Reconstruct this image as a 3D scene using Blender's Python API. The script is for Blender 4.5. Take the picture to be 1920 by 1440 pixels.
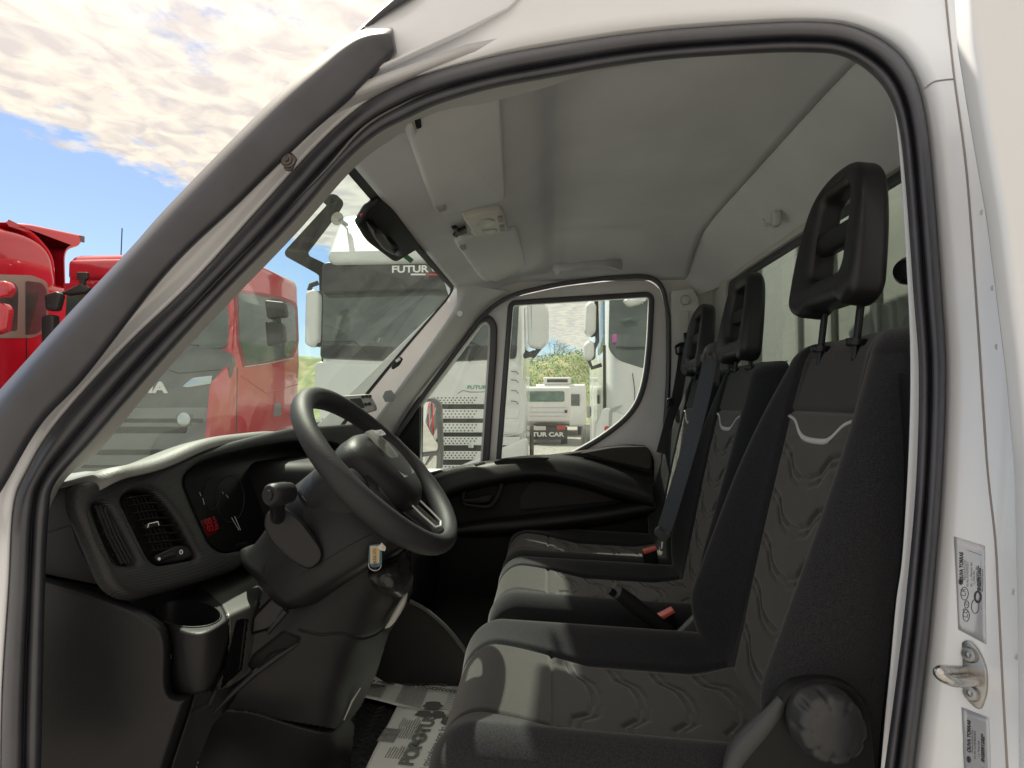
import bpy, bmesh, math, random
import numpy as np
from mathutils import Vector, Matrix
random.seed(7); rng = np.random.default_rng(7)
R = math.radians
for o in list(bpy.data.objects): bpy.data.objects.remove(o)
SC = bpy.context.scene; COL = SC.collection

# ------------------------------------------------------------------ camera, sky, sun, exposure
F = 1040.0; CZ = 1.55
YAW = math.atan(70/F); PIT = math.atan(30/F)
cam = bpy.data.cameras.new('camera'); camo = bpy.data.objects.new('camera', cam); COL.objects.link(camo)
camo.location = (0, 0, CZ); camo.rotation_euler = (math.pi/2+PIT, 0, YAW)
cam.sensor_width = 36; cam.lens = F/1920*36; cam.clip_start = .02; cam.clip_end = 2000
SC.camera = camo
CM = camo.rotation_euler.to_matrix()
SUN = Vector((-.456, .45, 1.0)).normalized()
W = bpy.data.worlds.new('World'); SC.world = W; W.use_nodes = True
def build_world():
    nt = W.node_tree; nt.nodes.clear(); N = nt.nodes.new; L = nt.links.new
    out = N('ShaderNodeOutputWorld'); bg = N('ShaderNodeBackground'); L(bg.outputs[0], out.inputs[0]); bg.inputs[1].default_value = .10
    sky = N('ShaderNodeTexSky'); sky.sky_type = 'NISHITA'; sky.sun_disc = False
    sky.sun_elevation = math.asin(SUN.z); sky.sun_rotation = math.atan2(SUN.x, SUN.y); sky.dust_density = .6; sky.ozone_density = 1.6
    tc = N('ShaderNodeTexCoord'); sep = N('ShaderNodeSeparateXYZ'); L(tc.outputs['Generated'], sep.inputs[0])
    # project the view direction on a flat cloud deck
    dv = N('ShaderNodeMath'); dv.operation = 'MAXIMUM'; L(sep.outputs[2], dv.inputs[0]); dv.inputs[1].default_value = .06
    cx = N('ShaderNodeMath'); cx.operation = 'DIVIDE'; L(sep.outputs[0], cx.inputs[0]); L(dv.outputs[0], cx.inputs[1])
    cy = N('ShaderNodeMath'); cy.operation = 'DIVIDE'; L(sep.outputs[1], cy.inputs[0]); L(dv.outputs[0], cy.inputs[1])
    cb = N('ShaderNodeCombineXYZ'); L(cx.outputs[0], cb.inputs[0]); L(cy.outputs[0], cb.inputs[1])
    n1 = N('ShaderNodeTexNoise'); n1.inputs['Scale'].default_value = 5.5; n1.inputs['Detail'].default_value = 9; n1.inputs['Roughness'].default_value = .58; L(cb.outputs[0], n1.inputs[0])
    n2 = N('ShaderNodeTexNoise'); n2.inputs['Scale'].default_value = 1.1; n2.inputs['Detail'].default_value = 3; L(cb.outputs[0], n2.inputs[0])
    # deck edge: clouds end along a line across the view
    ed = N('ShaderNodeVectorMath'); ed.operation = 'DOT_PRODUCT'; L(cb.outputs[0], ed.inputs[0]); ed.inputs[1].default_value = DECK_N
    e2 = N('ShaderNodeMath'); e2.operation = 'MULTIPLY_ADD'; L(ed.outputs['Value'], e2.inputs[0]); e2.inputs[1].default_value = DECK_K; e2.inputs[2].default_value = DECK_B
    e3 = N('ShaderNodeClamp'); L(e2.outputs[0], e3.inputs[0]); e3.inputs[1].default_value = -.65; e3.inputs[2].default_value = .34
    s1 = N('ShaderNodeMath'); s1.operation = 'ADD'; L(e3.outputs[0], s1.inputs[0]); L(n1.outputs[0], s1.inputs[1])
    s2 = N('ShaderNodeMath'); s2.operation = 'MULTIPLY_ADD'; L(n2.outputs[0], s2.inputs[0]); s2.inputs[1].default_value = .55; L(s1.outputs[0], s2.inputs[2])
    cr = N('ShaderNodeMapRange'); L(s2.outputs[0], cr.inputs[0]); cr.inputs[1].default_value = .80; cr.inputs[2].default_value = 1.0
    nb = N('ShaderNodeTexNoise'); nb.inputs['Scale'].default_value = 9; nb.inputs['Detail'].default_value = 6; nb.inputs['Distortion'].default_value = .6; L(cb.outputs[0], nb.inputs[0])
    rp = N('ShaderNodeValToRGB'); L(nb.outputs[0], rp.inputs[0])
    rp.color_ramp.elements[0].position = .36; rp.color_ramp.elements[0].color = (4.3, 3.9, 3.65, 1)
    rp.color_ramp.elements[1].position = .60; rp.color_ramp.elements[1].color = (6.0, 5.35, 4.5, 1)
    sk = N('ShaderNodeMix'); sk.data_type = 'RGBA'; sk.blend_type = 'MULTIPLY'; sk.inputs[0].default_value = 1; L(sky.outputs[0], sk.inputs[6]); sk.inputs[7].default_value = (.78, .80, .84, 1)
    # clouds glow towards the sun
    gd = N('ShaderNodeVectorMath'); gd.operation = 'DOT_PRODUCT'; L(tc.outputs['Generated'], gd.inputs[0]); gd.inputs[1].default_value = tuple(SUN)
    g1 = N('ShaderNodeMath'); g1.operation = 'MAXIMUM'; L(gd.outputs['Value'], g1.inputs[0]); g1.inputs[1].default_value = 0
    g2 = N('ShaderNodeMath'); g2.operation = 'POWER'; L(g1.outputs[0], g2.inputs[0]); g2.inputs[1].default_value = 15
    g3 = N('ShaderNodeMath'); g3.operation = 'MULTIPLY_ADD'; L(g2.outputs[0], g3.inputs[0]); g3.inputs[1].default_value = 1.6; g3.inputs[2].default_value = 1
    gc = N('ShaderNodeVectorMath'); gc.operation = 'SCALE'; L(rp.outputs[0], gc.inputs[0]); L(g3.outputs[0], gc.inputs['Scale'])
    mx = N('ShaderNodeMix'); mx.data_type = 'RGBA'; L(cr.outputs[0], mx.inputs[0]); L(sk.outputs[2], mx.inputs[6]); L(gc.outputs[0], mx.inputs[7])
    L(mx.outputs[2], bg.inputs[0])
DECK_N = (-.61, -.79, 0); DECK_K = 1.6; DECK_B = 2.6
sun = bpy.data.lights.new('sun', 'SUN'); suno = bpy.data.objects.new('sun', sun); COL.objects.link(suno)
sun.energy = 5.0; sun.angle = R(1.0); sun.color = (1, .90, .74)
suno.rotation_euler = SUN.to_track_quat('Z', 'Y').to_euler(); suno.location = (0, 0, 30)
vs = SC.view_settings; vs.view_transform = 'Standard'; vs.look = 'None'; vs.exposure = 0.80; vs.gamma = 1

# ------------------------------------------------------------------ projection helpers: a photo pixel meets a plane at its true distance
def ray(px, py): return CM @ Vector(((px-960)/F, (720-py)/F, -1))
def hit(px, py, p0, n):
    d = ray(px, py); C = Vector((0, 0, CZ)); return C + d*((Vector(p0)-C).dot(n)/d.dot(n))
def P(px, py, Y): return hit(px, py, (0, Y, 0), Vector((0, 1, 0)))
def PX(px, py, X): return hit(px, py, (X, 0, 0), Vector((1, 0, 0)))
def PZ(px, py, Z): return hit(px, py, (0, 0, Z), Vector((0, 0, 1)))
_ray = ray(1030, 750).normalized()
DECK_A, DECK_C = ray(0, 262), ray(330, 385)
def deck_line():
    a = Vector((DECK_A.x/DECK_A.z, DECK_A.y/DECK_A.z)); c = Vector((DECK_C.x/DECK_C.z, DECK_C.y/DECK_C.z))
    d = (c-a).normalized(); n = Vector((-d.y, d.x))
    if n.dot(-a) < 0: n = -n
    return (n.x, n.y, 0), -n.dot(a)
DECK_N, off_ = deck_line(); DECK_K = 1.3; DECK_B = off_*DECK_K-.22
build_world()

# ------------------------------------------------------------------ materials
MATS = {}
def mat(name, col, rough=.5, metal=0, spec=.5, bump=None, var=0, vscale=8, coat=0, sheen=0, emit=None, dirt=None):
    if name in MATS: return MATS[name]
    m = bpy.data.materials.new(name); m.use_nodes = True; nt = m.node_tree; b = nt.nodes['Principled BSDF']; N = nt.nodes.new; L = nt.links.new
    b.inputs['Base Color'].default_value = (*col, 1); b.inputs['Roughness'].default_value = rough; b.inputs['Metallic'].default_value = metal
    b.inputs['Specular IOR Level'].default_value = spec; b.inputs['Coat Weight'].default_value = coat; b.inputs['Coat Roughness'].default_value = .04
    if sheen: b.inputs['Sheen Weight'].default_value = sheen; b.inputs['Sheen Roughness'].default_value = .45; b.inputs['Sheen Tint'].default_value = (.85, .84, .82, 1)
    tc = N('ShaderNodeTexCoord')
    if var:
        n = N('ShaderNodeTexNoise'); n.inputs['Scale'].default_value = vscale; n.inputs['Detail'].default_value = 6; L(tc.outputs['Object'], n.inputs[0])
        mr = N('ShaderNodeMapRange'); L(n.outputs[0], mr.inputs[0]); mr.inputs[1].default_value = .3; mr.inputs[2].default_value = .7; mr.inputs[3].default_value = 1-var; mr.inputs[4].default_value = 1+var
        h = N('ShaderNodeMix'); h.data_type = 'RGBA'; h.blend_type = 'MULTIPLY'; h.inputs[0].default_value = 1; h.inputs[6].default_value = (*col, 1); L(mr.outputs[0], h.inputs[7]); L(h.outputs[2], b.inputs['Base Color'])
        r2 = N('ShaderNodeMapRange'); L(n.outputs[0], r2.inputs[0]); r2.inputs[1].default_value = .3; r2.inputs[2].default_value = .7; r2.inputs[3].default_value = max(.02, rough-.06); r2.inputs[4].default_value = min(1, rough+.06); L(r2.outputs[0], b.inputs['Roughness'])
    if bump:
        kind, sc, st, dist = bump
        bp = N('ShaderNodeBump'); bp.inputs['Strength'].default_value = st; bp.inputs['Distance'].default_value = dist; L(bp.outputs[0], b.inputs['Normal'])
        if kind == 'noise':
            n = N('ShaderNodeTexNoise'); n.inputs['Scale'].default_value = sc; n.inputs['Detail'].default_value = 3; L(tc.outputs['Object'], n.inputs[0]); L(n.outputs[0], bp.inputs['Height'])
        elif kind == 'leather':
            n = N('ShaderNodeTexVoronoi'); n.feature = 'SMOOTH_F1'; n.inputs['Scale'].default_value = sc; L(tc.outputs['Object'], n.inputs[0]); L(n.outputs[0], bp.inputs['Height'])
        elif kind == 'weave':
            mp = N('ShaderNodeMapping'); mp.inputs['Rotation'].default_value = (.3, .2, .6); L(tc.outputs['Object'], mp.inputs[0])
            w1 = N('ShaderNodeTexWave'); w1.inputs['Scale'].default_value = sc; w1.bands_direction = 'X'; w2 = N('ShaderNodeTexWave'); w2.inputs['Scale'].default_value = sc; w2.bands_direction = 'Z'; w3 = N('ShaderNodeTexWave'); w3.inputs['Scale'].default_value = sc; w3.bands_direction = 'Y'
            for w in (w1, w2, w3): w.inputs['Distortion'].default_value = .4; L(mp.outputs[0], w.inputs[0])
            a = N('ShaderNodeMath'); a.operation = 'MULTIPLY'; L(w1.outputs[1], a.inputs[0]); L(w3.outputs[1], a.inputs[1])
            a2 = N('ShaderNodeMath'); a2.operation = 'ADD'; L(a.outputs[0], a2.inputs[0]); L(w2.outputs[1], a2.inputs[1]); L(a2.outputs[0], bp.inputs['Height'])
            # yarn colour flecks
            n = N('ShaderNodeTexNoise'); n.inputs['Scale'].default_value = sc*2.2; n.inputs['Detail'].default_value = 2; L(tc.outputs['Object'], n.inputs[0])
            mr = N('ShaderNodeMapRange'); L(n.outputs[0], mr.inputs[0]); mr.inputs[1].default_value = .35; mr.inputs[2].default_value = .65; mr.inputs[3].default_value = .62; mr.inputs[4].default_value = 1.4
            h = N('ShaderNodeMix'); h.data_type = 'RGBA'; h.blend_type = 'MULTIPLY'; h.inputs[0].default_value = 1; h.inputs[6].default_value = (*col, 1); L(mr.outputs[0], h.inputs[7]); L(h.outputs[2], b.inputs['Base Color'])
        elif kind == 'ribs':
            mp = N('ShaderNodeMapping'); mp.inputs['Rotation'].default_value = (R(28), R(20), R(12)); L(tc.outputs['Object'], mp.inputs[0])
            w = N('ShaderNodeTexWave'); w.inputs['Scale'].default_value = sc; w.bands_direction = 'Z'; L(mp.outputs[0], w.inputs[0]); L(w.outputs[1], bp.inputs['Height'])
    if emit: b.inputs['Emission Color'].default_value = (*emit[:3], 1); b.inputs['Emission Strength'].default_value = emit[3]
    MATS[name] = m; return m
def glassmat(name, tint, dust=.0, gloss=.06, dustcol=(.7, .75, .7)):
    if name in MATS: return MATS[name]
    m = bpy.data.materials.new(name); m.use_nodes = True; nt = m.node_tree; nt.nodes.clear(); N = nt.nodes.new; L = nt.links.new
    out = N('ShaderNodeOutputMaterial'); tr = N('ShaderNodeBsdfTransparent'); tr.inputs[0].default_value = (*tint, 1)
    gl = N('ShaderNodeBsdfGlossy'); gl.inputs['Roughness'].default_value = .01
    ge = N('ShaderNodeNewGeometry'); dt = N('ShaderNodeVectorMath'); dt.operation = 'DOT_PRODUCT'; L(ge.outputs['Normal'], dt.inputs[0]); L(ge.outputs['Incoming'], dt.inputs[1])
    ab = N('ShaderNodeMath'); ab.operation = 'ABSOLUTE'; L(dt.outputs['Value'], ab.inputs[0]); om = N('ShaderNodeMath'); om.operation = 'SUBTRACT'; om.inputs[0].default_value = 1; L(ab.outputs[0], om.inputs[1])
    pw_ = N('ShaderNodeMath'); pw_.operation = 'POWER'; L(om.outputs[0], pw_.inputs[0]); pw_.inputs[1].default_value = 5; fr = N('ShaderNodeMath'); fr.operation = 'MULTIPLY_ADD'; L(pw_.outputs[0], fr.inputs[0]); fr.inputs[1].default_value = .6; fr.inputs[2].default_value = gloss*.5
    mx = N('ShaderNodeMixShader'); L(fr.outputs[0], mx.inputs[0]); L(tr.outputs[0], mx.inputs[1]); L(gl.outputs[0], mx.inputs[2])
    last = mx
    if dust:
        tc = N('ShaderNodeTexCoord'); n = N('ShaderNodeTexNoise'); n.inputs['Scale'].default_value = 3; n.inputs['Detail'].default_value = 9; n.inputs['Roughness'].default_value = .7; n.inputs['Distortion'].default_value = 1.2; L(tc.outputs['Object'], n.inputs[0])
        v = N('ShaderNodeTexVoronoi'); v.inputs['Scale'].default_value = 120; L(tc.outputs['Object'], v.inputs[0])
        v2 = N('ShaderNodeMapRange'); L(v.outputs[0], v2.inputs[0]); v2.inputs[1].default_value = .0; v2.inputs[2].default_value = .22; v2.inputs[3].default_value = 1; v2.inputs[4].default_value = 0
        mr = N('ShaderNodeMapRange'); L(n.outputs[0], mr.inputs[0]); mr.inputs[1].default_value = .42; mr.inputs[2].default_value = .72; mr.inputs[3].default_value = dust*.35; mr.inputs[4].default_value = dust*1.3
        m1 = N('ShaderNodeMath'); m1.operation = 'MULTIPLY'; L(v2.outputs[0], m1.inputs[0]); L(mr.outputs[0], m1.inputs[1])
        m2 = N('ShaderNodeMath'); m2.operation = 'MULTIPLY_ADD'; L(m1.outputs[0], m2.inputs[0]); m2.inputs[1].default_value = 1.5; L(mr.outputs[0], m2.inputs[2])
        df = N('ShaderNodeBsdfDiffuse'); df.inputs[0].default_value = (*dustcol, 1); tl = N('ShaderNodeBsdfTranslucent'); tl.inputs[0].default_value = (*dustcol, 1)
        ad = N('ShaderNodeMixShader'); L(df.outputs[0], ad.inputs[1]); L(tl.outputs[0], ad.inputs[2])
        m3 = N('ShaderNodeMixShader'); L(m2.outputs[0], m3.inputs[0]); L(mx.outputs[0], m3.inputs[1]); L(ad.outputs[0], m3.inputs[2]); last = m3
    L(last.outputs[0], out.inputs[0]); MATS[name] = m; return m

PAINT = mat('white_paint', (.81, .835, .885), .22, coat=.6, var=.03, vscale=3, bump=('noise', 40, .05, .002))
PAINTIN = mat('white_paint_inside', (.76, .765, .77), .3, coat=.3, var=.03, vscale=5)
RUBBER = mat('rubber', (.048, .049, .062), .45, spec=.7, var=.22, vscale=14, bump=('noise', 600, .12, .0006))
RUBFINE = mat('seal_cloth', (.03, .031, .033), .8, bump=('noise', 900, .5, .001))
PLASTIC = mat('grained_plastic', (.012, .012, .014), .47, spec=.3, bump=('leather', 520, .45, .0007), var=.10, vscale=9)
PLASTIC2 = mat('grained_plastic_soft', (.010, .010, .0115), .56, spec=.26, bump=('leather', 700, .35, .0005), var=.12, vscale=7)
DASHTOP = mat('dash_top', (.15, .155, .145), .52, bump=('leather', 420, .5, .0009), var=.08, vscale=6, spec=.6)  # base colour raised to carry the sun glare on the top pad
DASHRIB = mat('dash_ribbed', (.020, .0205, .022), .45, bump=('ribs', 120, .7, .0009), spec=.4)
GLOSSBLK = mat('smooth_black', (.008, .008, .0095), .3, spec=.35)
HOLE = mat('dark_hollow', (.006, .006, .006), .8)
LEATHER = mat('wheel_rim', (.022, .023, .026), .58, bump=('leather', 560, .5, .0007), var=.15, vscale=12, spec=.38)
HEAD = mat('headliner', (.55, .56, .585), .95, spec=.1, bump=('noise', 500, .35, .001), var=.06, vscale=5)
VISOR = mat('visor_vinyl', (.58, .595, .61), .7, spec=.3, bump=('noise', 700, .2, .0006), var=.04)
TRIM = mat('pale_trim', (.60, .61, .62), .5, bump=('noise', 400, .15, .0006), var=.04)
TRIMD = mat('warm_trim', (.50, .495, .485), .6, bump=('noise', 400, .15, .0006), var=.05)
FABRIC = mat('bolster_fabric', (.021, .0215, .025), .9, sheen=.28, spec=.15, bump=('weave', 260, .45, .0007))
FABRIC2 = mat('insert_fabric', (.036, .036, .035), .9, sheen=.42, spec=.15, bump=('weave', 320, .45, .0006))
SILVER = mat('silver_badge', (.62, .63, .62), .35, metal=.3, var=.05)
STEEL = mat('steel', (.42, .40, .38), .32, metal=1, var=.25, vscale=60, bump=('noise', 200, .15, .0004))
HEADREST = mat('headrest_foam', (.013, .0135, .016), .45, bump=('noise', 900, .22, .0005), var=.10, vscale=15)
BELT = mat('belt_webbing', (.085, .095, .115), .55, bump=('weave', 320, .5, .0005))
BELTD = mat('belt_dark', (.02, .02, .022), .6, bump=('weave', 320, .5, .0005))
GREYPL = mat('grey_plastic', (.09, .095, .10), .5, bump=('noise', 500, .2, .0005))
REDPL = mat('red_button', (.62, .12, .10), .4)
PAPER = mat('newsprint', (.86, .87, .84), .95, var=.05, spec=.1, vscale=20)
INK = mat('newspaper_ink', (.13, .135, .13), .9); INK2 = mat('newspaper_grey', (.27, .28, .27), .9, var=.4, vscale=60)
MATRUB = mat('mat_rubber', (.022, .022, .022), .45, bump=('noise', 300, .3, .0008))
LABEL = mat('label_film', (.52, .53, .57), .3, metal=.3, var=.05); LINK = mat('label_ink', (.05, .05, .06), .6)
WIND = glassmat('windscreen_glass', (.82, .94, .915), dust=.06, dustcol=(.62, .70, .64))
SIDEG = glassmat('side_glass', (.92, .97, .95), dust=.02)
REARG = glassmat('rear_glass', (.72, .78, .75), dust=.03, gloss=.16)
MIRROR = mat('mirror_glass', (.9, .9, .9), .01, metal=1)
BOXW = mat('box_panel', (.33, .335, .32), .5, var=.08, vscale=4)
TWHITE = mat('truck_white', (.74, .76, .76), .25, coat=.5, var=.04, vscale=1.5)
TRED = mat('truck_red', (.50, .012, .030), .22, coat=1, var=.06, vscale=1.2)
TGLASS = mat('truck_glass', (.065, .09, .088), .06, spec=.8, var=.3, vscale=2)
TGREY = mat('truck_grey', (.12, .13, .135), .45, var=.15, vscale=2)
TDARK = mat('truck_dark', (.02, .021, .022), .5, var=.2, vscale=4)
TLET = mat('white_lettering', (.8, .8, .8), .5)
LAMPG = mat('headlamp_glass', (.55, .6, .62), .12, metal=.5)
TYRE = mat('tyre', (.02, .02, .02), .8); REDLAMP = mat('red_lamp', (.5, .03, .02), .25); YELLOW = mat('plate', (.6, .6, .55), .5)
GREENL = mat('green_ink', (.02, .25, .08), .5); REDL = mat('red_ink', (.6, .03, .04), .5); PINK = mat('pink_sticker', (.6, .12, .5), .5)
TAGC = mat('tag_card', (.42, .32, .19), .6); TAGB = mat('tag_blue', (.02, .09, .12), .3)

# ------------------------------------------------------------------ mesh helpers
def link(name, me, m, parent=None, smooth=True, auto=None):
    o = bpy.data.objects.new(name, me); COL.objects.link(o)
    if m is not None and not me.materials: me.materials.append(m)
    if smooth:
        me.polygons.foreach_set('use_smooth', [True]*len(me.polygons))
        if auto: me.set_sharp_from_angle(angle=R(auto))
    if parent is not None: o.parent = parent
    return o
def fromdata(name, vs_, fs, m, parent=None, smooth=True, auto=None):
    me = bpy.data.meshes.new(name); me.from_pydata([tuple(v) for v in vs_], [], fs); me.update()
    bm = bmesh.new(); bm.from_mesh(me); bmesh.ops.recalc_face_normals(bm, faces=bm.faces); bm.to_mesh(me); bm.free()
    return link(name, me, m, parent, smooth, auto)
def bmobj(name, bm, m, parent=None, smooth=True, auto=35):
    me = bpy.data.meshes.new(name); bmesh.ops.recalc_face_normals(bm, faces=bm.faces); bm.to_mesh(me); bm.free()
    return link(name, me, m, parent, smooth, auto)
def thing(name, label, cat, loc=(0, 0, 0), group=None):
    o = bpy.data.objects.new(name, None); COL.objects.link(o); o.empty_display_size = .1; o.location = loc
    o['label'] = label; o['category'] = cat
    if group: o['group'] = group
    o['_w'] = 1; del o['_w']; return o
def tag(o, label, cat, group=None):
    o['label'] = label; o['category'] = cat
    if group: o['group'] = group
    return o
def fil(pts, r=0, n=6):
    out = []; m = len(pts)
    for i in range(m):
        p = Vector(pts[i][:2]); a = Vector(pts[i-1][:2]); b = Vector(pts[(i+1) % m][:2]); rr = pts[i][2] if len(pts[i]) > 2 else r
        if rr <= 0: out.append((p.x, p.y)); continue
        da, db = a-p, b-p; ka = min(rr, da.length*.48); kb = min(rr, db.length*.48)
        s = p+da.normalized()*ka; e = p+db.normalized()*kb
        for k in range(n+1):
            t = k/n; q = s*(1-t)**2+p*2*t*(1-t)+e*t*t; out.append((q.x, q.y))
    return out
def cat(pts, n=6, closed=False):
    out = []; m = len(pts); V = [np.array(p, float) for p in pts]
    rg = range(m) if closed else range(m-1)
    for i in rg:
        p0 = V[i-1] if (closed or i > 0) else V[0]*2-V[1]; p1 = V[i]; p2 = V[(i+1) % m]; p3 = V[(i+2) % m] if (closed or i+2 < m) else V[-1]*2-V[-2]
        for k in range(n):
            t = k/n; out.append(.5*((2*p1)+(-p0+p2)*t+(2*p0-5*p1+4*p2-p3)*t*t+(-p0+3*p1-3*p2+p3)*t**3))
    if not closed: out.append(V[-1])
    return out
def flat(name, outer, holes, org, u, v, thick, bevel, m, parent=None, auto=40, res=3):
    """a plate cut along outer (2D) with holes; its face lies on the plane org+u+v, its body behind"""
    cu = bpy.data.curves.new(name, 'CURVE'); cu.dimensions = '2D'; cu.fill_mode = 'BOTH'
    for ring in [outer]+list(holes):
        sp = cu.splines.new('POLY'); sp.points.add(len(ring)-1)
        for i, q in enumerate(ring): sp.points[i].co = (q[0], q[1], 0, 1)
        sp.use_cyclic_u = True
    bevel = min(bevel, thick*.49); cu.bevel_depth = bevel; cu.offset = -bevel; cu.extrude = max(thick/2-bevel, 1e-5); cu.bevel_resolution = res
    to = bpy.data.objects.new('tmp', cu); COL.objects.link(to); dg = bpy.context.evaluated_depsgraph_get()
    me = bpy.data.meshes.new_from_object(to.evaluated_get(dg)); bpy.data.objects.remove(to); bpy.data.curves.remove(cu)
    u = Vector(u).normalized(); v = Vector(v).normalized(); n = u.cross(v)
    M = Matrix((u, v, n)).transposed().to_4x4(); M.translation = Vector(org)-n*(thick/2)
    me.transform(M); me.name = name; me.materials.clear()
    bm = bmesh.new(); bm.from_mesh(me); bmesh.ops.remove_doubles(bm, verts=bm.verts, dist=1e-6); bm.to_mesh(me); bm.free()
    return link(name, me, m, parent, True, auto)
def basis(n):
    n = Vector(n).normalized(); up = Vector((0, 0, 1)); v = (up-n*up.dot(n)).normalized(); u = v.cross(n); return u, v, n
def pix(name, outer, holes, plane, thick, bevel, m, parent=None, auto=40, res=3):
    """flat() whose outline is read off the photo on the plane (point, normal towards the viewer)"""
    p0, n = Vector(plane[0]), Vector(plane[1]).normalized(); u, v, n = basis(n)
    cv = lambda ring: [((hit(a, b, p0, n)-p0).dot(u), (hit(a, b, p0, n)-p0).dot(v)) for a, b in ring]
    return flat(name, cv(outer), [cv(h) for h in holes], p0, u, v, thick, bevel, m, parent, auto, res)
NY = (0, -1, 0)
def YP(Y): return ((0, Y, CZ), NY)
def XP(X): return ((X, 1, CZ), (1, 0, 0))
def box(name, lo, hi, m, parent=None, bev=.005, seg=3):
    bm = bmesh.new(); bmesh.ops.create_cube(bm, size=1); lo = Vector(lo); hi = Vector(hi)
    for v in bm.verts: v.co = Vector((lo[i]+(v.co[i]+.5)*(hi[i]-lo[i]) for i in range(3)))
    if bev: bmesh.ops.bevel(bm, geom=bm.edges[:], offset=bev, segments=seg, affect='EDGES', profile=.5)
    return bmobj(name, bm, m, parent)
def tube(name, path, r, m, parent=None, seg=12, prof=None, N=None, closed=False, caps=True):
    """sweep a circle of radius r (number or per point) or a 2D profile along path"""
    Pn = [Vector(p) for p in path]; n = len(Pn); vs_, fs = [], []
    pr = prof or [(math.cos(2*math.pi*k/seg), math.sin(2*math.pi*k/seg)) for k in range(seg)]; K = len(pr); prev = None
    for i, p in enumerate(Pn):
        a = Pn[i-1] if (i or closed) else Pn[0]; b = Pn[(i+1) % n] if (i < n-1 or closed) else Pn[-1]
        T = (b-a).normalized()
        if N is not None: ref = Vector(N)
        else: ref = prev if prev is not None else (Vector((0, 0, 1)) if abs(T.z) < .9 else Vector((1, 0, 0)))
        S = T.cross(ref).normalized(); U = S.cross(T).normalized(); prev = U
        rr = r[i] if hasattr(r, '__len__') else r
        for x, y in pr: vs_.append(p+S*(x*rr)+U*(y*rr))
    for i in range(n if closed else n-1):
        j = (i+1) % n
        for k in range(K): fs.append((i*K+k, i*K+(k+1) % K, j*K+(k+1) % K, j*K+k))
    if caps and not closed: fs.append(tuple(range(K))); fs.append(tuple((n-1)*K+k for k in range(K)))
    return fromdata(name, vs_, fs, m, parent, True, 50)
def lathe(name, prof, c, axis, m, parent=None, seg=40, flute=None):
    """prof = (radius, height) pairs turned about axis at c"""
    ax = Vector(axis).normalized(); t = Vector((0, 0, 1)) if abs(ax.z) < .9 else Vector((1, 0, 0)); a = ax.cross(t).normalized(); b = ax.cross(a); c = Vector(c); vs_, fs = [], []
    for r, h in prof:
        for k in range(seg):
            th = 2*math.pi*k/seg; q = r*(flute(th, r, h) if flute else 1); vs_.append(c+ax*h+a*(q*math.cos(th))+b*(q*math.sin(th)))
    for i in range(len(prof)-1):
        for k in range(seg): fs.append((i*seg+k, i*seg+(k+1) % seg, (i+1)*seg+(k+1) % seg, (i+1)*seg+k))
    if prof[0][0] > 1e-4: fs.append(tuple(range(seg)))
    if prof[-1][0] > 1e-4: fs.append(tuple((len(prof)-1)*seg+k for k in range(seg)))
    return fromdata(name, vs_, fs, m, parent, True, 40)
def grid(name, G, m, parent=None, closedU=False, cap=False, auto=None, thick=0, mi=None, mats=None):
    """G[v][u] of points -> mesh"""
    G = np.asarray(G, float); nv, nu, _ = G.shape; fs = []
    for i in range(nv-1):
        for k in range(nu if closedU else nu-1):
            fs.append((i*nu+k, i*nu+(k+1) % nu, (i+1)*nu+(k+1) % nu, (i+1)*nu+k))
    nf = len(fs)
    if cap: fs.append(tuple(range(nu))); fs.append(tuple((nv-1)*nu+k for k in range(nu)))
    me = bpy.data.meshes.new(name); me.from_pydata(G.reshape(-1, 3).tolist(), [], fs); me.update()
    for q in (mats or [m]): me.materials.append(q)
    if mi is not None: 
        a = np.zeros(len(fs), int); a[:nf] = mi(nv, nu); me.polygons.foreach_set('material_index', a.tolist())
    bm = bmesh.new(); bm.from_mesh(me)
    if cap or closedU: bmesh.ops.recalc_face_normals(bm, faces=bm.faces)
    if thick: bmesh.ops.solidify(bm, geom=bm.faces[:], thickness=thick)
    bm.to_mesh(me); bm.free()
    return link(name, me, None, parent, True, auto)
def lift_(p, l): return p+(Vector((0, 0, CZ))-p)*(l/p.y)
def band(name, pairs, prof, m, parent=None, n=8, off=(0, -1, 0), auto=None, thick=0):
    """surface between two contours read off the photo; pairs = (ax,ay,bx,by,Y[,Yb]); prof = (t, lift towards the viewer in m)"""
    A = cat([(a[0], a[1], a[2], a[3], a[4], a[5] if len(a) > 5 else a[4]) for a in pairs], n); G = []
    for q in A:
        a = P(q[0], q[1], q[4]); b = P(q[2], q[3], q[5]); G.append([tuple(lift_(a.lerp(b, t), l)) for t, l in prof])
    return grid(name, np.array(G), m, parent, auto=auto, thick=thick)
def text(name, s, org, u, v, size, m, parent=None, depth=.0006, font_shear=0, wide=1, bold=0, align='LEFT'):
    cu = bpy.data.curves.new(name, 'FONT'); cu.body = s; cu.size = size; cu.extrude = depth; cu.shear = font_shear; cu.offset = bold; cu.align_x = align
    to = bpy.data.objects.new('tmp', cu); COL.objects.link(to); dg = bpy.context.evaluated_depsgraph_get()
    me = bpy.data.meshes.new_from_object(to.evaluated_get(dg)); bpy.data.objects.remove(to); bpy.data.curves.remove(cu)
    u = Vector(u).normalized(); v = Vector(v).normalized(); n = u.cross(v).normalized()
    M = Matrix((u*wide, v, n)).transposed().to_4x4(); M.translation = Vector(org); me.transform(M); me.materials.clear()
    return link(name, me, m, parent, False)
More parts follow.
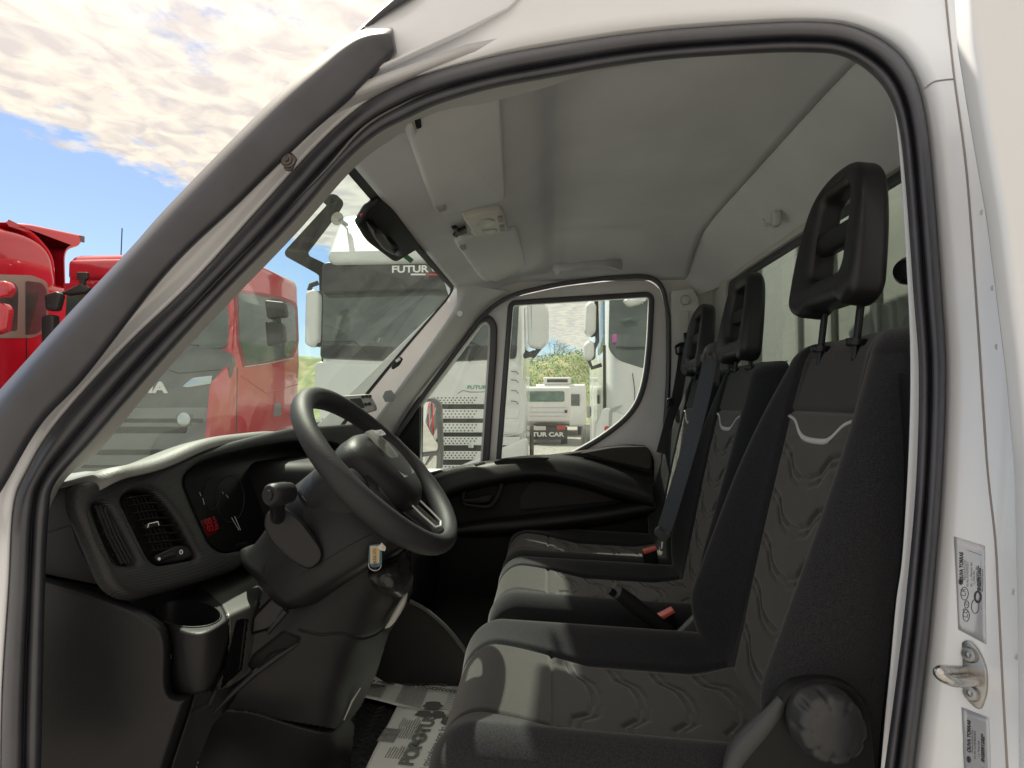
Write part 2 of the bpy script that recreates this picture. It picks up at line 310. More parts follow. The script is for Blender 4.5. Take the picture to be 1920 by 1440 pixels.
def join(name, objs, parent):
    """several pieces of one part become one mesh"""
    bm = bmesh.new(); mats = []; 
    for o in objs:
        base = []
        for mm in o.data.materials:
            if mm not in mats: mats.append(mm)
            base.append(mats.index(mm))
        n0 = len(bm.faces); bm.from_mesh(o.data); bm.faces.ensure_lookup_table()
        for f in bm.faces[n0:]: f.material_index = base[f.material_index] if base else 0
    me = bpy.data.meshes.new(name); bm.to_mesh(me); bm.free()
    for mm in mats: me.materials.append(mm)
    for o in objs: bpy.data.objects.remove(o)
    o = bpy.data.objects.new(name, me); COL.objects.link(o)
    if parent is not None: o.parent = parent
    return o
def rbf(ctrl):
    C_ = np.array([(c[0], c[1]) for c in ctrl], float)/100; y = np.array([c[2] for c in ctrl], float); n = len(C_)
    k = lambda A, B: (lambda r: np.where(r > 1e-9, r*r*np.log(r+1e-12), 0))(np.sqrt(((A[:, None]-B[None])**2).sum(2)))
    Pm = np.c_[np.ones(n), C_]; M = np.block([[k(C_, C_)+np.eye(n)*2e-3, Pm], [Pm.T, np.zeros((3, 3))]]); w = np.linalg.solve(M, np.r_[y, 0, 0, 0])
    return lambda X: k(X/100, C_) @ w[:n]+np.c_[np.ones(len(X)), X/100] @ w[n:]
def inpoly(X, poly):
    c = np.zeros(len(X), bool); n = len(poly)
    for i in range(n):
        (ax, ay), (bx, by) = poly[i][:2], poly[i-1][:2]
        if ay == by: continue
        c ^= ((ay > X[:, 1]) != (by > X[:, 1])) & (X[:, 0] < (bx-ax)*(X[:, 1]-ay)/(by-ay)+ax)
    return c
def pdist(X, poly, closed=False):
    d = np.full(len(X), 1e9); q = list(poly)+([poly[0]] if closed else [])
    for a, b in zip(q[:-1], q[1:]):
        a = np.array(a[:2], float); b = np.array(b[:2], float); e = b-a; t = np.clip(((X-a) @ e)/(e @ e+1e-9), 0, 1); d = np.minimum(d, np.linalg.norm(X-a-t[:, None]*e, axis=1))
    return d
def relief(x0, x1, y0, y1, step, depth, regions, parent, grooves=(), recess=(), cut=()):
    """one modelled surface: distance given at control points, panel gaps pressed in, split into parts by region"""
    xs = np.arange(x0, x1+.1, step); ys = np.arange(y0, y1+.1, step); XX, YY = np.meshgrid(xs, ys); X = np.c_[XX.ravel(), YY.ravel()]; D = np.zeros(len(X))
    for s0 in range(0, len(X), 20000): D[s0:s0+20000] = depth(X[s0:s0+20000])
    for pts, dep, wd in grooves: D += dep*np.exp(-(pdist(X, pts)/wd)**2)
    for poly, dep, wd in recess:
        d = pdist(X, poly, True)*np.where(inpoly(X, poly), 1, -1); D += dep*ss(-wd*.3, wd, d)
    W_ = np.array([P(a, b, d)[:] for (a, b), d in zip(X, D)]); nx = len(xs); out = []
    cen = X.reshape(len(ys), nx, 2); cc = ((cen[:-1, :-1]+cen[1:, 1:])/2).reshape(-1, 2); idx = np.arange(len(X)).reshape(len(ys), nx); F4 = np.stack([idx[:-1, :-1], idx[1:, :-1], idx[1:, 1:], idx[:-1, 1:]], -1).reshape(-1, 4)
    free = np.ones(len(cc), bool)
    for c in cut: free &= ~inpoly(cc, c)
    for name, poly, m in regions:
        sel = inpoly(cc, poly) & free; free &= ~sel; f = F4[sel]
        if len(f) == 0: continue
        u, inv = np.unique(f.ravel(), return_inverse=True); me = bpy.data.meshes.new(name); me.from_pydata(W_[u].tolist(), [], inv.reshape(-1, 4).tolist()); me.update(); out.append(link(name, me, m, parent))
    return out
ss = lambda a, b, x: np.clip((x-a)/(b-a), 0, 1)**2*(3-2*np.clip((x-a)/(b-a), 0, 1))
GAUGE = mat('gauge_ring_grey', (.03, .03, .033), .4)
Z = lambda z: CZ+z      # heights in this script are measured from the lens

# ================================================================== THE CAB
YD, YPS, YM = .76, 2.33, 1.545
cab = thing('light_truck', 'white light truck seen through its open driver side doorway, black interior with three seats', 'truck')

SEAL = [(2, 1500, 74, 1500, .79), (5, 1300, 78, 1300, .80), (18, 1096, 83, 1096, .81), (26, 952, 90, 960, .82), (50, 885, 103, 905, .83), (105, 795, 165, 835, .83),
 (231, 654, 290, 690, .84), (361, 530, 415, 553, .845), (487, 391, 540, 425, .85), (592, 276, 638, 312, .85), (667, 207, 705, 252, .84), (729, 167, 765, 220, .83), (800, 140, 825, 193, .815),
 (900, 113, 918, 166, .80), (1000, 92, 1012, 148, .79), (1200, 62, 1208, 115, .775), (1400, 46, 1400, 100, .765), (1520, 42, 1505, 97, .76), (1600, 52, 1575, 103, .755), (1670, 88, 1628, 132, .755),
 (1712, 140, 1665, 175, .75), (1735, 220, 1687, 240, .75), (1750, 350, 1700, 355, .745), (1765, 550, 1714, 550, .735), (1773, 700, 1724, 700, .73), (1766, 900, 1719, 900, .72),
 (1750, 1100, 1702, 1100, .715), (1735, 1250, 1685, 1250, .71), (1705, 1500, 1652, 1500, .70)]
band('door_seal', SEAL, [(-.03, -.015), (0, .004), (.08, .017), (.22, .024), (.38, .024), (.50, .017), (.545, .005), (.57, -.004), (.60, .004), (.68, .013), (.80, .015), (.92, .010), (1.0, -.002), (1.03, -.03)], RUBBER, cab)
# white body around the opening
OUT = [(-90, 1500, .80), (-90, 1300, .80), (-90, 1096, .80), (-60, 900, .80), (-20, 810, .81), (50, 712, .81), (175, 580, .82), (300, 450, .82), (425, 325, .82), (530, 218, .82), (605, 148, .82), (660, 85, .82), (700, 32, .86),
 (760, -40, .88), (900, -170, .84), (1150, -230, .80), (1380, -240, .78), (1540, -240, .77), (1700, -240, .75), (1950, -200, .70), (2080, -30, .66), (2120, 150, .64), (2130, 350, .62), (2140, 550, .60), (2150, 700, .59), (2150, 900, .58), (2150, 1100, .57), (2150, 1250, .56), (2150, 1500, .55)]
body_pairs = [(o[0], o[1], s[0], s[1], o[2], s[4]) for o, s in zip(OUT, SEAL)]
band('cab_side', body_pairs, [(0, 0), (.15, .004), (.35, .008), (.50, .008), (.62, .003), (.75, -.002), (.88, .003), (.97, .004), (1.02, -.02)], PAINT, cab)
# black exterior pillar moulding
APIL = [(-60, 808, -60, 1010, .77), (0, 741, 0, 922, .77), (60, 672, 76, 795, .775), (130, 595, 159, 705, .78), (249, 467, 314, 510, .79), (325, 383, 448, 380, .795), (500, 204, 576, 255, .80), (600, 114, 660, 182, .80), (645, 77, 700, 142, .80), (680, 60, 727, 114, .80), (731, 55, 742, 98, .80), (737, 56, 745, 97, .86)]
band('pillar_moulding', APIL, [(-.06, -.04), (0, -.004), (.05, .010), (.14, .018), (.30, .021), (.55, .016), (.80, .012), (.93, .007), (1.0, -.004), (1.02, -.02)], RUBBER, cab)
band('roof_gutter', [(668, 58, 690, 58, .86), (690, 38, 712, 36, .86), (715, 15, 745, 12, .86), (750, -15, 790, -12, .86), (800, -40, 850, -40, .86)], [(0, -.02), (.1, .008), (.5, .014), (.9, .008), (1, -.02)], RUBBER, cab)
# hinge bolt on the pillar
RUSTY = mat('rusty_bolt', (.13, .115, .11), .5, metal=.6, var=.4, vscale=90)
pb = [lathe('b', [(.0, .006), (.004, .006), (.0045, .004), (.0085, .004), (.009, .001), (.011, .0)], P(539, 300, .80), (0, -1, 0), RUSTY), pix('b', fil([(528, 292), (545, 284), (556, 296), (545, 320), (532, 318)], 4), [], YP(.805), .006, .002, RUSTY)]
join('pillar_bolt', pb, cab)
# body seam lines and weld dimples of the rear jamb
def seam(name, pts, Y, r=.0011, m=HOLE): return tube(name, [P(a, b, Y(a, b) if callable(Y) else Y) for a, b in cat(pts, 6)], r, m, cab, seg=6)
from mathutils.bvhtree import BVHTree
_bm = bmesh.new(); _bm.from_mesh(bpy.data.objects['cab_side'].data); SIDE = BVHTree.FromBMesh(_bm); _bm.free()
def onside(px, py):
    """point and outward normal of the painted side under a pixel"""
    C = Vector((0, 0, CZ)); h, n, i, d = SIDE.ray_cast(C, ray(px, py).normalized())
    if h is None: return P(px, py, .65), Vector((0, -1, 0))
    if n.y > 0: n = -n
    return h, n
def ybody(px, py, lift=.0): return onside(px, py)[0].y-lift
seamY = lambda a, b: ybody(a, b, .0003)
seam('panel_seam', [(1772, -20), (1780, 60), (1790, 150), (1812, 320), (1830, 560), (1850, 860), (1866, 1010), (1872, 1120), (1880, 1280), (1890, 1460)], seamY, .0011, mat('seam_sealer', (.30, .27, .25), .6))
seam('panel_seam', [(1733, 166), (1750, 154), (1768, 150), (1791, 148)], seamY, .001, MATS['seam_sealer'])
PEARL = mat('spot_weld', (.74, .73, .72), .25, coat=.5)
for (a, b) in [(1842, 398), (1862, 540), (1870, 650), (1902, 1110), (1908, 1232)]:
    lathe('weld_dimple', [(.0036, -.0006), (.0028, .0002), (.001, .0002), (0, .0001)], P(a, b, ybody(a, b, 0)), (0.1, -1, 0), PEARL, cab, 20)
# inner painted flanges and pale pillar trim behind the seal
band('pillar_trim', [(88, 975, 92, 950, .86, .87), (96, 925, 128, 893, .86, .88), (155, 840, 182, 850, .86, .89), (280, 690, 303, 705, .87, .9), (405, 553, 428, 570, .87, .9), (530, 425, 555, 438, .88, .92), (628, 320, 664, 315, .88, .95), (700, 250, 735, 262, .88, .96), (765, 215, 790, 240, .88, .97), (850, 180, 870, 205, .87, .95), (1000, 146, 1003, 170, .85, .92), (1100, 128, 1100, 140, .83, .86), (1200, 112, 1200, 120, .82, .84)],
     [(-.6, .01), (0, .0), (.5, -.004), (1, -.02)], TRIMD, cab)
FL = [(1640, 132, 1622, 128), (1668, 175, 1655, 160), (1686, 240, 1672, 215), (1702, 355, 1684, 340), (1714, 550, 1697, 560), (1722, 700, 1701, 700), (1717, 860, 1697, 860), (1702, 1040, 1686, 1040), (1692, 1130, 1674, 1130), (1680, 1250, 1663, 1250), (1668, 1350, 1653, 1350), (1656, 1500, 1640, 1500)]
band('jamb_flange', [(a, b, c+6, d, .785) for a, b, c, d in FL], [(-1.5, 0), (0, 0), (.85, 0), (1.0, -.004), (1.0, -.02)], PAINT, cab)
band('pillar_cover', [(c+3, d, c-16, d, .80, .84) for i, (a, b, c, d) in enumerate(FL) if i > 4], [(-.3, .0), (.1, .0), (.9, 0), (1, -.01)], PLASTIC2, cab)

# ------------------------------------------------------------------ headliner, rear wall, far wall
def zc(x):
    return np.interp(x, [-.40, -.37, -.12, -.055, -.02, .0, .05, .45, .54, .575], [.44, .453, .555, .585, .61, .645, .657, .657, .653, .645])
def head_grid():
    xs = np.concatenate([np.linspace(-.372, -.13, 18), np.linspace(-.125, .06, 40), np.linspace(.07, .575, 20)])
    ys = np.concatenate([np.linspace(.80, 1.1, 24), np.linspace(1.12, 2.0, 30), np.linspace(2.02, 2.34, 26)]); G = []
    sm = lambda x: np.mean([zc(x+d) for d in np.linspace(-.018, .018, 7)])
    for x in xs:
        z0 = sm(x); row = []
        for y in ys:
            d = abs(y-YM)/.79; dr = (z0-min(z0-.01, .512 if x > -.12 else .445+(x+.37)*.27))*d**7
            # shallow recess holding the grab handle
            g = math.exp(-((x-.16)/.13)**4)*math.exp(-((y-2.17)/.10)**4)*.028
            e = math.exp(-((x-.16)/.13)**4)*math.exp(-((y-2.02)/.05)**2)*.006
            row.append((x, y, Z(z0-dr+g*.6-e)))
        G.append(row)
    return np.array(G)
grid('headliner', head_grid(), HEAD, cab, thick=-.012)
# outer roof keeps the sun out
grid('roof_panel', [[(x, y, Z(zc(x)+.06-(.10*(abs(y-YM)/.80)**6))) for y in np.linspace(.80, 2.32, 30)] for x in np.linspace(-.42, .95, 20)], PAINT, cab, thick=.004)
# rear panel from the seam down to the window, with rounded corner towards the far pillar
def rear_grid():
    G = []
    prof = [(.573, .640), (.577, .628), (.60, .60), (.64, .55), (.675, .50), (.692, .468), (.70, .455)]
    for x, z in cat(prof, 4):
        row = []
        for y in np.concatenate([np.linspace(.79, 2.1, 20), np.linspace(2.12, 2.335, 18)]):
            d = max(0, (abs(y-YM)-.50)/.29); row.append((x-.10*d**4, y, Z(z-.03*d**5)))
        G.append(row)
    return np.array(G)
grid('rear_panel', rear_grid(), HEAD, cab, thick=.012)
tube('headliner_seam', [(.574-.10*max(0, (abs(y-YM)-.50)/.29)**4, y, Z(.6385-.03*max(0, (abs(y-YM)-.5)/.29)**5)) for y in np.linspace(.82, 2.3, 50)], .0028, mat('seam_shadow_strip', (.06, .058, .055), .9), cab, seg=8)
RX = .705
rw = [(.80, -.80), (2.33, -.80), (2.33, .47), (.80, .47)]
rh = fil([(.92, -.02), (2.185, -.02), (2.185, .452), (.92, .452)], .05)
flat('rear_wall', rw, [rh], (RX, 0, CZ), (0, 1, 0), (0, 0, 1), .03, .004, TRIMD, cab)
flat('rear_window_seal', fil([(.915, -.03), (2.19, -.03), (2.19, .462), (.915, .462)], .05), [fil([(.94, -.005), (2.162, -.005), (2.162, .430), (.94, .430)], .045)], (RX-.004-.0, 0, CZ), (0, 1, 0), (0, 0, 1), .012, .005, RUBBER, cab)
flat('rear_window', fil([(.93, -.015), (2.175, -.015), (2.175, .445), (.93, .445)], .05), [], (RX+.012, 0, CZ), (0, 1, 0), (0, 0, 1), .004, .001, REARG, cab)
# cargo box behind the cab
bx = thing('cargo_box', 'pale ribbed cargo box front standing right behind the cab rear window', 'cargo box')
box('front_panel', (1.12, .35, .95), (1.18, 2.75, 3.6), BOXW, bx, .01)
for y in np.arange(.5, 2.7, .29): box('panel_rib', (1.10, y, .97), (1.124, y+.03, 3.58), mat('box_rib', (.27, .27, .26), .5), bx, .004)
box('side_panel', (1.18, .35, .95), (5.2, .40, 3.6), BOXW, bx, .01); box('side_panel', (1.18, 2.70, .95), (5.2, 2.75, 3.6), BOXW, bx, .01); box('roof', (1.12, .35, 3.6), (5.2, 2.75, 3.66), BOXW, bx, .01)

# bodywork around the cab, outside the picture's frame
box('front_wing', (-2.05, .78, .50), (-1.16, 2.32, Z(-.30)), PAINT, cab, .10); box('front_bumper', (-2.15, .74, .32), (-1.95, 2.36, .62), PLASTIC2, cab, .06)
box('lower_body', (-1.14, .66, Z(-1.12)), (.86, .78, Z(-.87)), PAINT, cab, .03); box('lower_body', (-1.14, 2.36, Z(-1.12)), (.86, 2.44, Z(-.30)), PAINT, cab, .03)
box('chassis', (-1.9, 1.15, .42), (5.0, 1.95, .62), HOLE, cab, .02)
box('rear_panel_outer', (.765, .64, Z(-1.1)), (.80, 2.40, Z(-.05)), PAINT, cab, .01)
for wx in (-1.62, 3.6):
    for wy in (.86, 2.24): lathe('wheel', [(.18, -.11), (.33, -.11), (.36, -.08), (.36, .08), (.33, .11), (.18, .11)], (wx, wy, .36), (0, 1, 0), TYRE, cab, 40); lathe('wheel_rim', [(.19, .10 if wy > 1 else -.10), (.08, .05 if wy > 1 else -.05), (0, .05 if wy > 1 else -.05)], (wx, wy, .36), (0, 1, 0), STEEL, cab, 30)
# small coat hooks on the rear panel
for (a, b, x) in [(1455, 405, .640)]:
    q = PX(a, b, x); c = [box('h', q+Vector((-.012, -.014, -.03)), q+Vector((.01, .014, .012)), TRIMD, None, .006), tube('h', [q+Vector((-.008, 0, -.02)), q+Vector((-.03, 0, -.026)), q+Vector((-.038, 0, -.008))], .005, TRIMD)]
    join('coat_hook', c, cab)

# far side: wall + door
AP = fil([(735, 830, 10), (795, 740, 20), (870, 640, 20), (912, 582, 30), (960, 552, 30), (1050, 532, 30), (1140, 521, 30), (1215, 517, 22), (1243, 535, 22), (1254, 600, 20), (1254, 700, 30), (1243, 880, 30), (1225, 1300, 5), (735, 1300, 5)], 10)
wall_out = [(560, 1500), (560, 830), (870, 530), (880, 490), (1340, 430), (1430, 500), (1430, 1500)]
pix('far_pillar', wall_out, [AP], YP(YPS), .05, .004, TRIMD, cab)
def off_ring(ring, k, c): return [(c[0]+(p[0]-c[0])*k, c[1]+(p[1]-c[1])*k) for p in ring]
def ring_seal(name, ring, Y, r, m, parent, flatk=1):
    return tube(name, [P(a, b, Y) for a, b in ring], r, m, parent, seg=10, closed=True, N=(0, 1, 0))
ring_seal('far_door_seal', AP, YPS-.034, .010, RUBBER, cab)
door = link('passenger_door', bpy.data.meshes.new('x'), None, cab); bpy.data.objects.remove(door)
W1 = fil([(784, 738, 6), (898, 606, 10), (912, 600, 8), (919, 612, 8), (918, 660, 10), (903, 880, 5), (822, 905, 5), (784, 920, 5)], 6)
W2 = fil([(962, 572, 6), (1218, 556, 8), (1214, 640, 20), (1206, 718, 40), (1185, 770, 40), (1130, 815, 40), (1066, 851, 20), (1000, 880, 10), (938, 885, 5)], 6)
DOORO = off_ring(AP, .985, (1010, 900))
dr = pix('far_door', DOORO, [W1, W2], YP(YPS+.012), .04, .008, PAINTIN, cab)
def grow(ring, d):
    c = Vector((sum(p[0] for p in ring)/len(ring), sum(p[1] for p in ring)/len(ring))); out = []; n = len(ring)
    for i in range(n):
        a = Vector(ring[i-1]); b = Vector(ring[(i+1) % n]); t = (b-a)
        if t.length < 1e-6: t = Vector((1, 0))
        t.normalize(); nn = Vector((t.y, -t.x)); p = Vector(ring[i])
        area = 1 if sum(ring[k][0]*ring[(k+1) % n][1]-ring[(k+1) % n][0]*ring[k][1] for k in range(n)) > 0 else -1
        out.append(tuple(p+nn*d*area))
    return out
for w, nm in ((W1, 'quarter_window'), (W2, 'door_window')):
    pix('window_seal', grow(w, 10 if nm == 'door_window' else 13), [w], YP(YPS-.006), .022, .006, RUBBER, dr)
    pix(nm, grow(w, 3), [], YP(YPS+.02), .004, .001, SIDEG, dr)
# triangular black sail panel in front of the quarter window
pix('sail_panel', fil([(640, 905, 3), (700, 850, 5), (770, 745, 5), (786, 732, 3), (786, 905, 3)], 3), [], YP(YPS-.012), .02, .004, PLASTIC2, dr)
# white bare-metal lower corner of the frame
# door inner panel, armrest, pocket
def door_panel():
    pix('door_trim', fil([(690, 960, 10), (740, 905, 20), (820, 883, 10), (900, 868, 30), (1000, 858, 40), (1090, 846, 20), (1170, 834, 30), (1215, 836, 12), (1228, 862, 10), (1222, 1300, 5), (690, 1300, 5)], 10), [], YP(2.275), .05, .012, PLASTIC2, dr)
    # armrest shelf: bulging top
    top = [(690, 950, 700, 985), (760, 915, 775, 945), (830, 884, 845, 905), (900, 866, 910, 886), (1000, 853, 1000, 873), (1080, 855, 1080, 884), (1150, 868, 1150, 905), (1225, 888, 1225, 925)]
    G = []
    for q in cat(top, 6):
        a = P(q[0], q[1], 2.275); b = P(q[2], q[3], 2.19); c = Vector((b.x, 2.175, b.z-.03)); d = Vector((b.x, 2.20, b.z-.055)); e = Vector((b.x, 2.275, b.z-.075)); row = cat([a, (a+b)/2+Vector((0, -.012, .010)), b, c, d, e], 4); G.append(row)
    grid('armrest', np.array(G), PLASTIC, dr)
    pix('armrest_slot', fil([(925, 866), (945, 860), (1000, 858), (1032, 858), (1020, 866), (930, 872)], 3), [], ((0, 2.17, CZ), (0, -1, .0)), .004, .001, HOLE, dr)
    pix('window_switch', fil([(888, 871), (908, 866), (911, 870), (892, 875)], 1), [], YP(2.165), .005, .001, GREYPL, dr)
    # handle bezel
    pix('handle_bezel', fil([(862, 925, 15), (878, 905, 12), (935, 898, 10), (946, 906, 8), (938, 935, 12), (920, 956, 10), (865, 950, 10)], 8), [fil([(872, 925, 10), (885, 908, 8), (925, 903, 6), (936, 908, 6), (928, 932, 10), (915, 948, 8), (873, 944, 8)], 6)], YP(2.21), .02, .006, PLASTIC, dr)
    pix('handle_cup', fil([(866, 925, 10), (882, 903, 8), (930, 900, 6), (940, 908, 6), (930, 938, 10), (915, 952, 8), (868, 948, 8)], 6), [], YP(2.235), .01, .002, HOLE, dr)
    pix('inner_handle', fil([(866, 936, 4), (895, 934, 4), (905, 929, 3), (926, 928, 5), (918, 942, 5), (895, 945, 4), (868, 942, 4)], 3), [], YP(2.205), .015, .005, PLASTIC, dr)
    pix('fabric_insert', fil([(972, 945, 10), (980, 918, 15), (1000, 900, 15), (1040, 897, 20), (1110, 910, 30), (1155, 928, 10), (1150, 940, 10), (1050, 950, 20), (975, 957, 10)], 8), [], YP(2.262), .016, .005, mat('door_cloth', (.035, .034, .032), .9), dr)
    pix('upper_cover', fil([(1085, 850, 10), (1150, 838, 15), (1212, 836, 12), (1222, 850, 8), (1222, 882, 10), (1150, 866, 10)], 6), [], YP(2.262), .016, .006, mat('door_cloth2', (.04, .038, .035), .8), dr)
    G = []
    for q in cat([(850, 985, 855, 1000), (900, 975, 900, 1000), (960, 968, 960, 998), (1050, 958, 1050, 990), (1150, 945, 1150, 975), (1225, 930, 1225, 960)], 6):
        a = P(q[0], q[1], 2.255); b = P(q[2], q[3], 2.255); row = cat([a, a.lerp(b, .15)+Vector((0, -.045, 0)), a.lerp(b, .6)+Vector((0, -.055, 0)), b+Vector((0, -.03, 0)), b+Vector((0, .01, -.02))], 4); G.append(row)
    grid('door_pocket', np.array(G), PLASTIC, dr)
door_panel()
# far rear pillar trim (between door and rear wall), height adjuster, belt
pix('pillar_panel', fil([(1258, 545, 6), (1300, 540, 6), (1310, 560, 6), (1320, 720, 6), (1300, 900, 6), (1256, 900, 6)], 5), [], YP(2.295), .03, .006, TRIM, cab)
lathe('trim_knob', [(.0, .016), (.010, .016), (.018, .012), (.021, .0)], P(1285, 563, 2.29), (0, -1, 0), TRIMD, cab)
pix('adjuster_slot', fil([(1277, 583), (1292, 582), (1292, 640), (1279, 641)], 4), [], YP(2.268), .006, .002, TRIMD, cab)

# far A pillar, windscreen
band('far_pillar_trim', [(850, 530, 960, 548, 2.15, 2.30), (858, 548, 935, 560, 2.15, 2.30), (848, 585, 905, 585, 2.15, 2.30), (800, 655, 868, 636, 2.15, 2.30), (745, 730, 810, 712, 2.15, 2.31), (700, 790, 765, 772, 2.15, 2.31), (650, 855, 720, 850, 2.15, 2.31), (610, 905, 680, 905, 2.15, 2.31)],
     [(-.02, -.03), (0, 0), (.2, .012), (.6, .014), (1, .0)], TRIM, cab)
lathe('trim_plug', [(0, .003), (.010, .003), (.012, 0)], P(863, 588, 2.14), (0, -1, 0), TRIM, cab)
pix('speaker_grille', fil([(722, 733), (733, 731), (741, 741), (737, 752), (722, 754), (717, 744)], 1), [], YP(2.128), .003, .001, mat('grille_mesh', (.22, .23, .23), .6, bump=('noise', 700, 1, .002)), cab)
pc = [pix('c', fil([(733, 690), (738, 675), (750, 668), (755, 673), (748, 685), (736, 693)], 2), [], YP(2.11), .012, .003, PLASTIC), pix('c', fil([(741, 676), (749, 671), (751, 675), (743, 680)], 1), [], YP(2.10), .008, .002, TRIM)]
join('pillar_clip', pc, cab)
# windscreen: a gently curved sheet from the scuttle up to the header
def ws(u, v):
    """u 0..1 driver to passenger, v 0 bottom .. 1 top"""
    y0 = .905+.03*v; y1 = 2.20-.03*v; y = y0+(y1-y0)*u; bow = 1-(2*u-1)**2
    x = -1.06+(1.06-.372)*v-(.10*(1-v))*bow-.02*bow*math.sin(math.pi*v)*1.2; z = -.36+(.454+.36)*v+.02*math.sin(math.pi*v); return (x, y, Z(z))
grid('windscreen', np.array([[ws(u, v) for u in np.linspace(-.02, 1.03, 40)] for v in np.linspace(0, 1.01, 30)]), WIND, cab)
# black ceramic border + seal along header and far pillar
def frit(name, pts, w, m=RUBBER, lift=.006):
    G = []
    for u, v, du, dv in pts:
        a = Vector(ws(u, v)); b = Vector(ws(u+du*w, v+dv*w)); n = Vector((.76, 0, .65))*-1
        G.append([tuple(a+Vector((.004, 0, -.004))*1), tuple(a.lerp(b, .5)+Vector((.006, 0, -.006))), tuple(b+Vector((.003, 0, -.003)))])
    return grid(name, np.array(G), m, cab)
frit('windscreen_border', [(1.03, v, -1, 0) for v in np.linspace(.0, .93, 30)]+[(1.03-.04*k/6, .93+.06*math.sin(k/6*math.pi/2), -1+k/6, -k/6) for k in range(1, 7)]+[(u, 1.0, 0, -1) for u in np.linspace(.97, .0, 40)], .022, GLOSSBLK)

# headliner-mounted things lie on the sloping front plane of the headliner
HN = Vector((.47, 0, -1)).normalized(); 
def HPl(d=0): 
    p = Vector((-.25, 1.5, Z(.5055))); n = Vector((.41, 0, -1)).normalized(); return (p+n*d, n)
def visor(o, r, dn, clipn):
    v = pix('sun_visor', o, [], HPl(.030), .022, .009, VISOR, cab, 60)
    return v
pixH = lambda name, o, d, th, bv, m, par=cab: pix(name, o, [], HPl(d), th, bv, m, par, 60)
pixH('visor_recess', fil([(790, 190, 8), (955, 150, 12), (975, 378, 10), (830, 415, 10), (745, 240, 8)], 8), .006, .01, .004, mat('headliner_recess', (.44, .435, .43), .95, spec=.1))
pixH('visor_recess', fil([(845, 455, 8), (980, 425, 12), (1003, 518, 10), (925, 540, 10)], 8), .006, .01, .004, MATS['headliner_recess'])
v1 = pixH('sun_visor', fil([(758, 236, 10), (790, 212, 10), (940, 172, 8), (950, 376, 12), (832, 406, 8), (815, 398, 8)], 10), .032, .022, .010, VISOR)
v2 = pixH('sun_visor', fil([(852, 455, 6), (868, 448, 5), (972, 430, 8), (990, 512, 14), (928, 531, 6), (918, 525, 5), (912, 530, 6), (900, 522, 6)], 8), .030, .020, .009, VISOR)
VD = mat('visor_clip', (.30, .29, .27), .5)
pixH('visor_hinge', fil([(765, 240), (776, 236), (783, 252), (775, 262), (768, 255)], 4), .040, .014, .005, VISOR, v1)
pixH('visor_hinge', fil([(778, 228), (790, 225), (792, 240), (782, 244)], 2), .036, .02, .003, HOLE, v1)
pixH('visor_clip', fil([(818, 392), (836, 388), (838, 394), (824, 400)], 2), .038, .01, .003, VD, v1)
pixH('visor_clip', fil([(862, 466), (874, 462), (876, 468), (866, 471)], 2), .038, .01, .003, VD, v2)
dl = pixH('dome_light', fil([(870, 412, 5), (908, 402, 10), (945, 398, 8), (955, 434, 8), (930, 442, 8), (888, 447, 6)], 6), .036, .03, .010, mat('dome_plastic', (.55, .54, .50), .4))
pixH('lamp_lens', fil([(893, 415), (915, 410), (930, 414), (926, 424), (905, 428), (892, 424)], 6), .0385, .006, .002, mat('lamp_lens', (.42, .42, .40), .25), dl)
pixH('lamp_lens', fil([(900, 434), (925, 430), (934, 431), (930, 438), (908, 441)], 4), .0385, .006, .002, MATS['lamp_lens'], dl)
for (a, b) in ((938, 414), (942, 431)): pixH('lamp_switch', fil([(a-4, b-5), (a+5, b-6), (a+6, b+3), (a-3, b+4)], 1.5), .043, .01, .002, VD, dl)
mc = thing('microphone_clip', 'small black clip hanging from the pale dome light', 'clip')
for o_, d_ in ((fil([(848, 430), (858, 427), (862, 433), (872, 430), (876, 438), (862, 441), (856, 447), (850, 444), (855, 438)], 1.5), .032), (fil([(858, 436), (875, 428), (878, 437), (862, 443)], 1.5), .038)): pix('clip_jaw', o_, [], HPl(d_), .01, .003, GLOSSBLK, mc)
# headliner moulding step lines
tube('headliner_ridge', [(-.075, y, Z(zc(-.075)-.004)) for y in np.linspace(.95, 2.05, 20)], .006, HEAD, cab, seg=10)
# grab handle
gh = [P(1042, 505, 2.14), P(1050, 500, 2.11), P(1066, 501, 2.09), P(1085, 497, 2.08), P(1110, 494, 2.08), P(1133, 494, 2.085), P(1148, 494, 2.10), P(1162, 497, 2.13)]
tube('grab_handle', [tuple(x) for x in cat([tuple(g) for g in gh], 5)], [.012+.012*abs(2*k/35-1)**2.2 for k in range(36)], mat('grab_plastic', (.40, .40, .41), .6), cab, seg=14, prof=[(math.cos(a)*1.0, math.sin(a)*.6) for a in np.linspace(0, 2*math.pi, 14, endpoint=False)], N=(0, 1, 0))

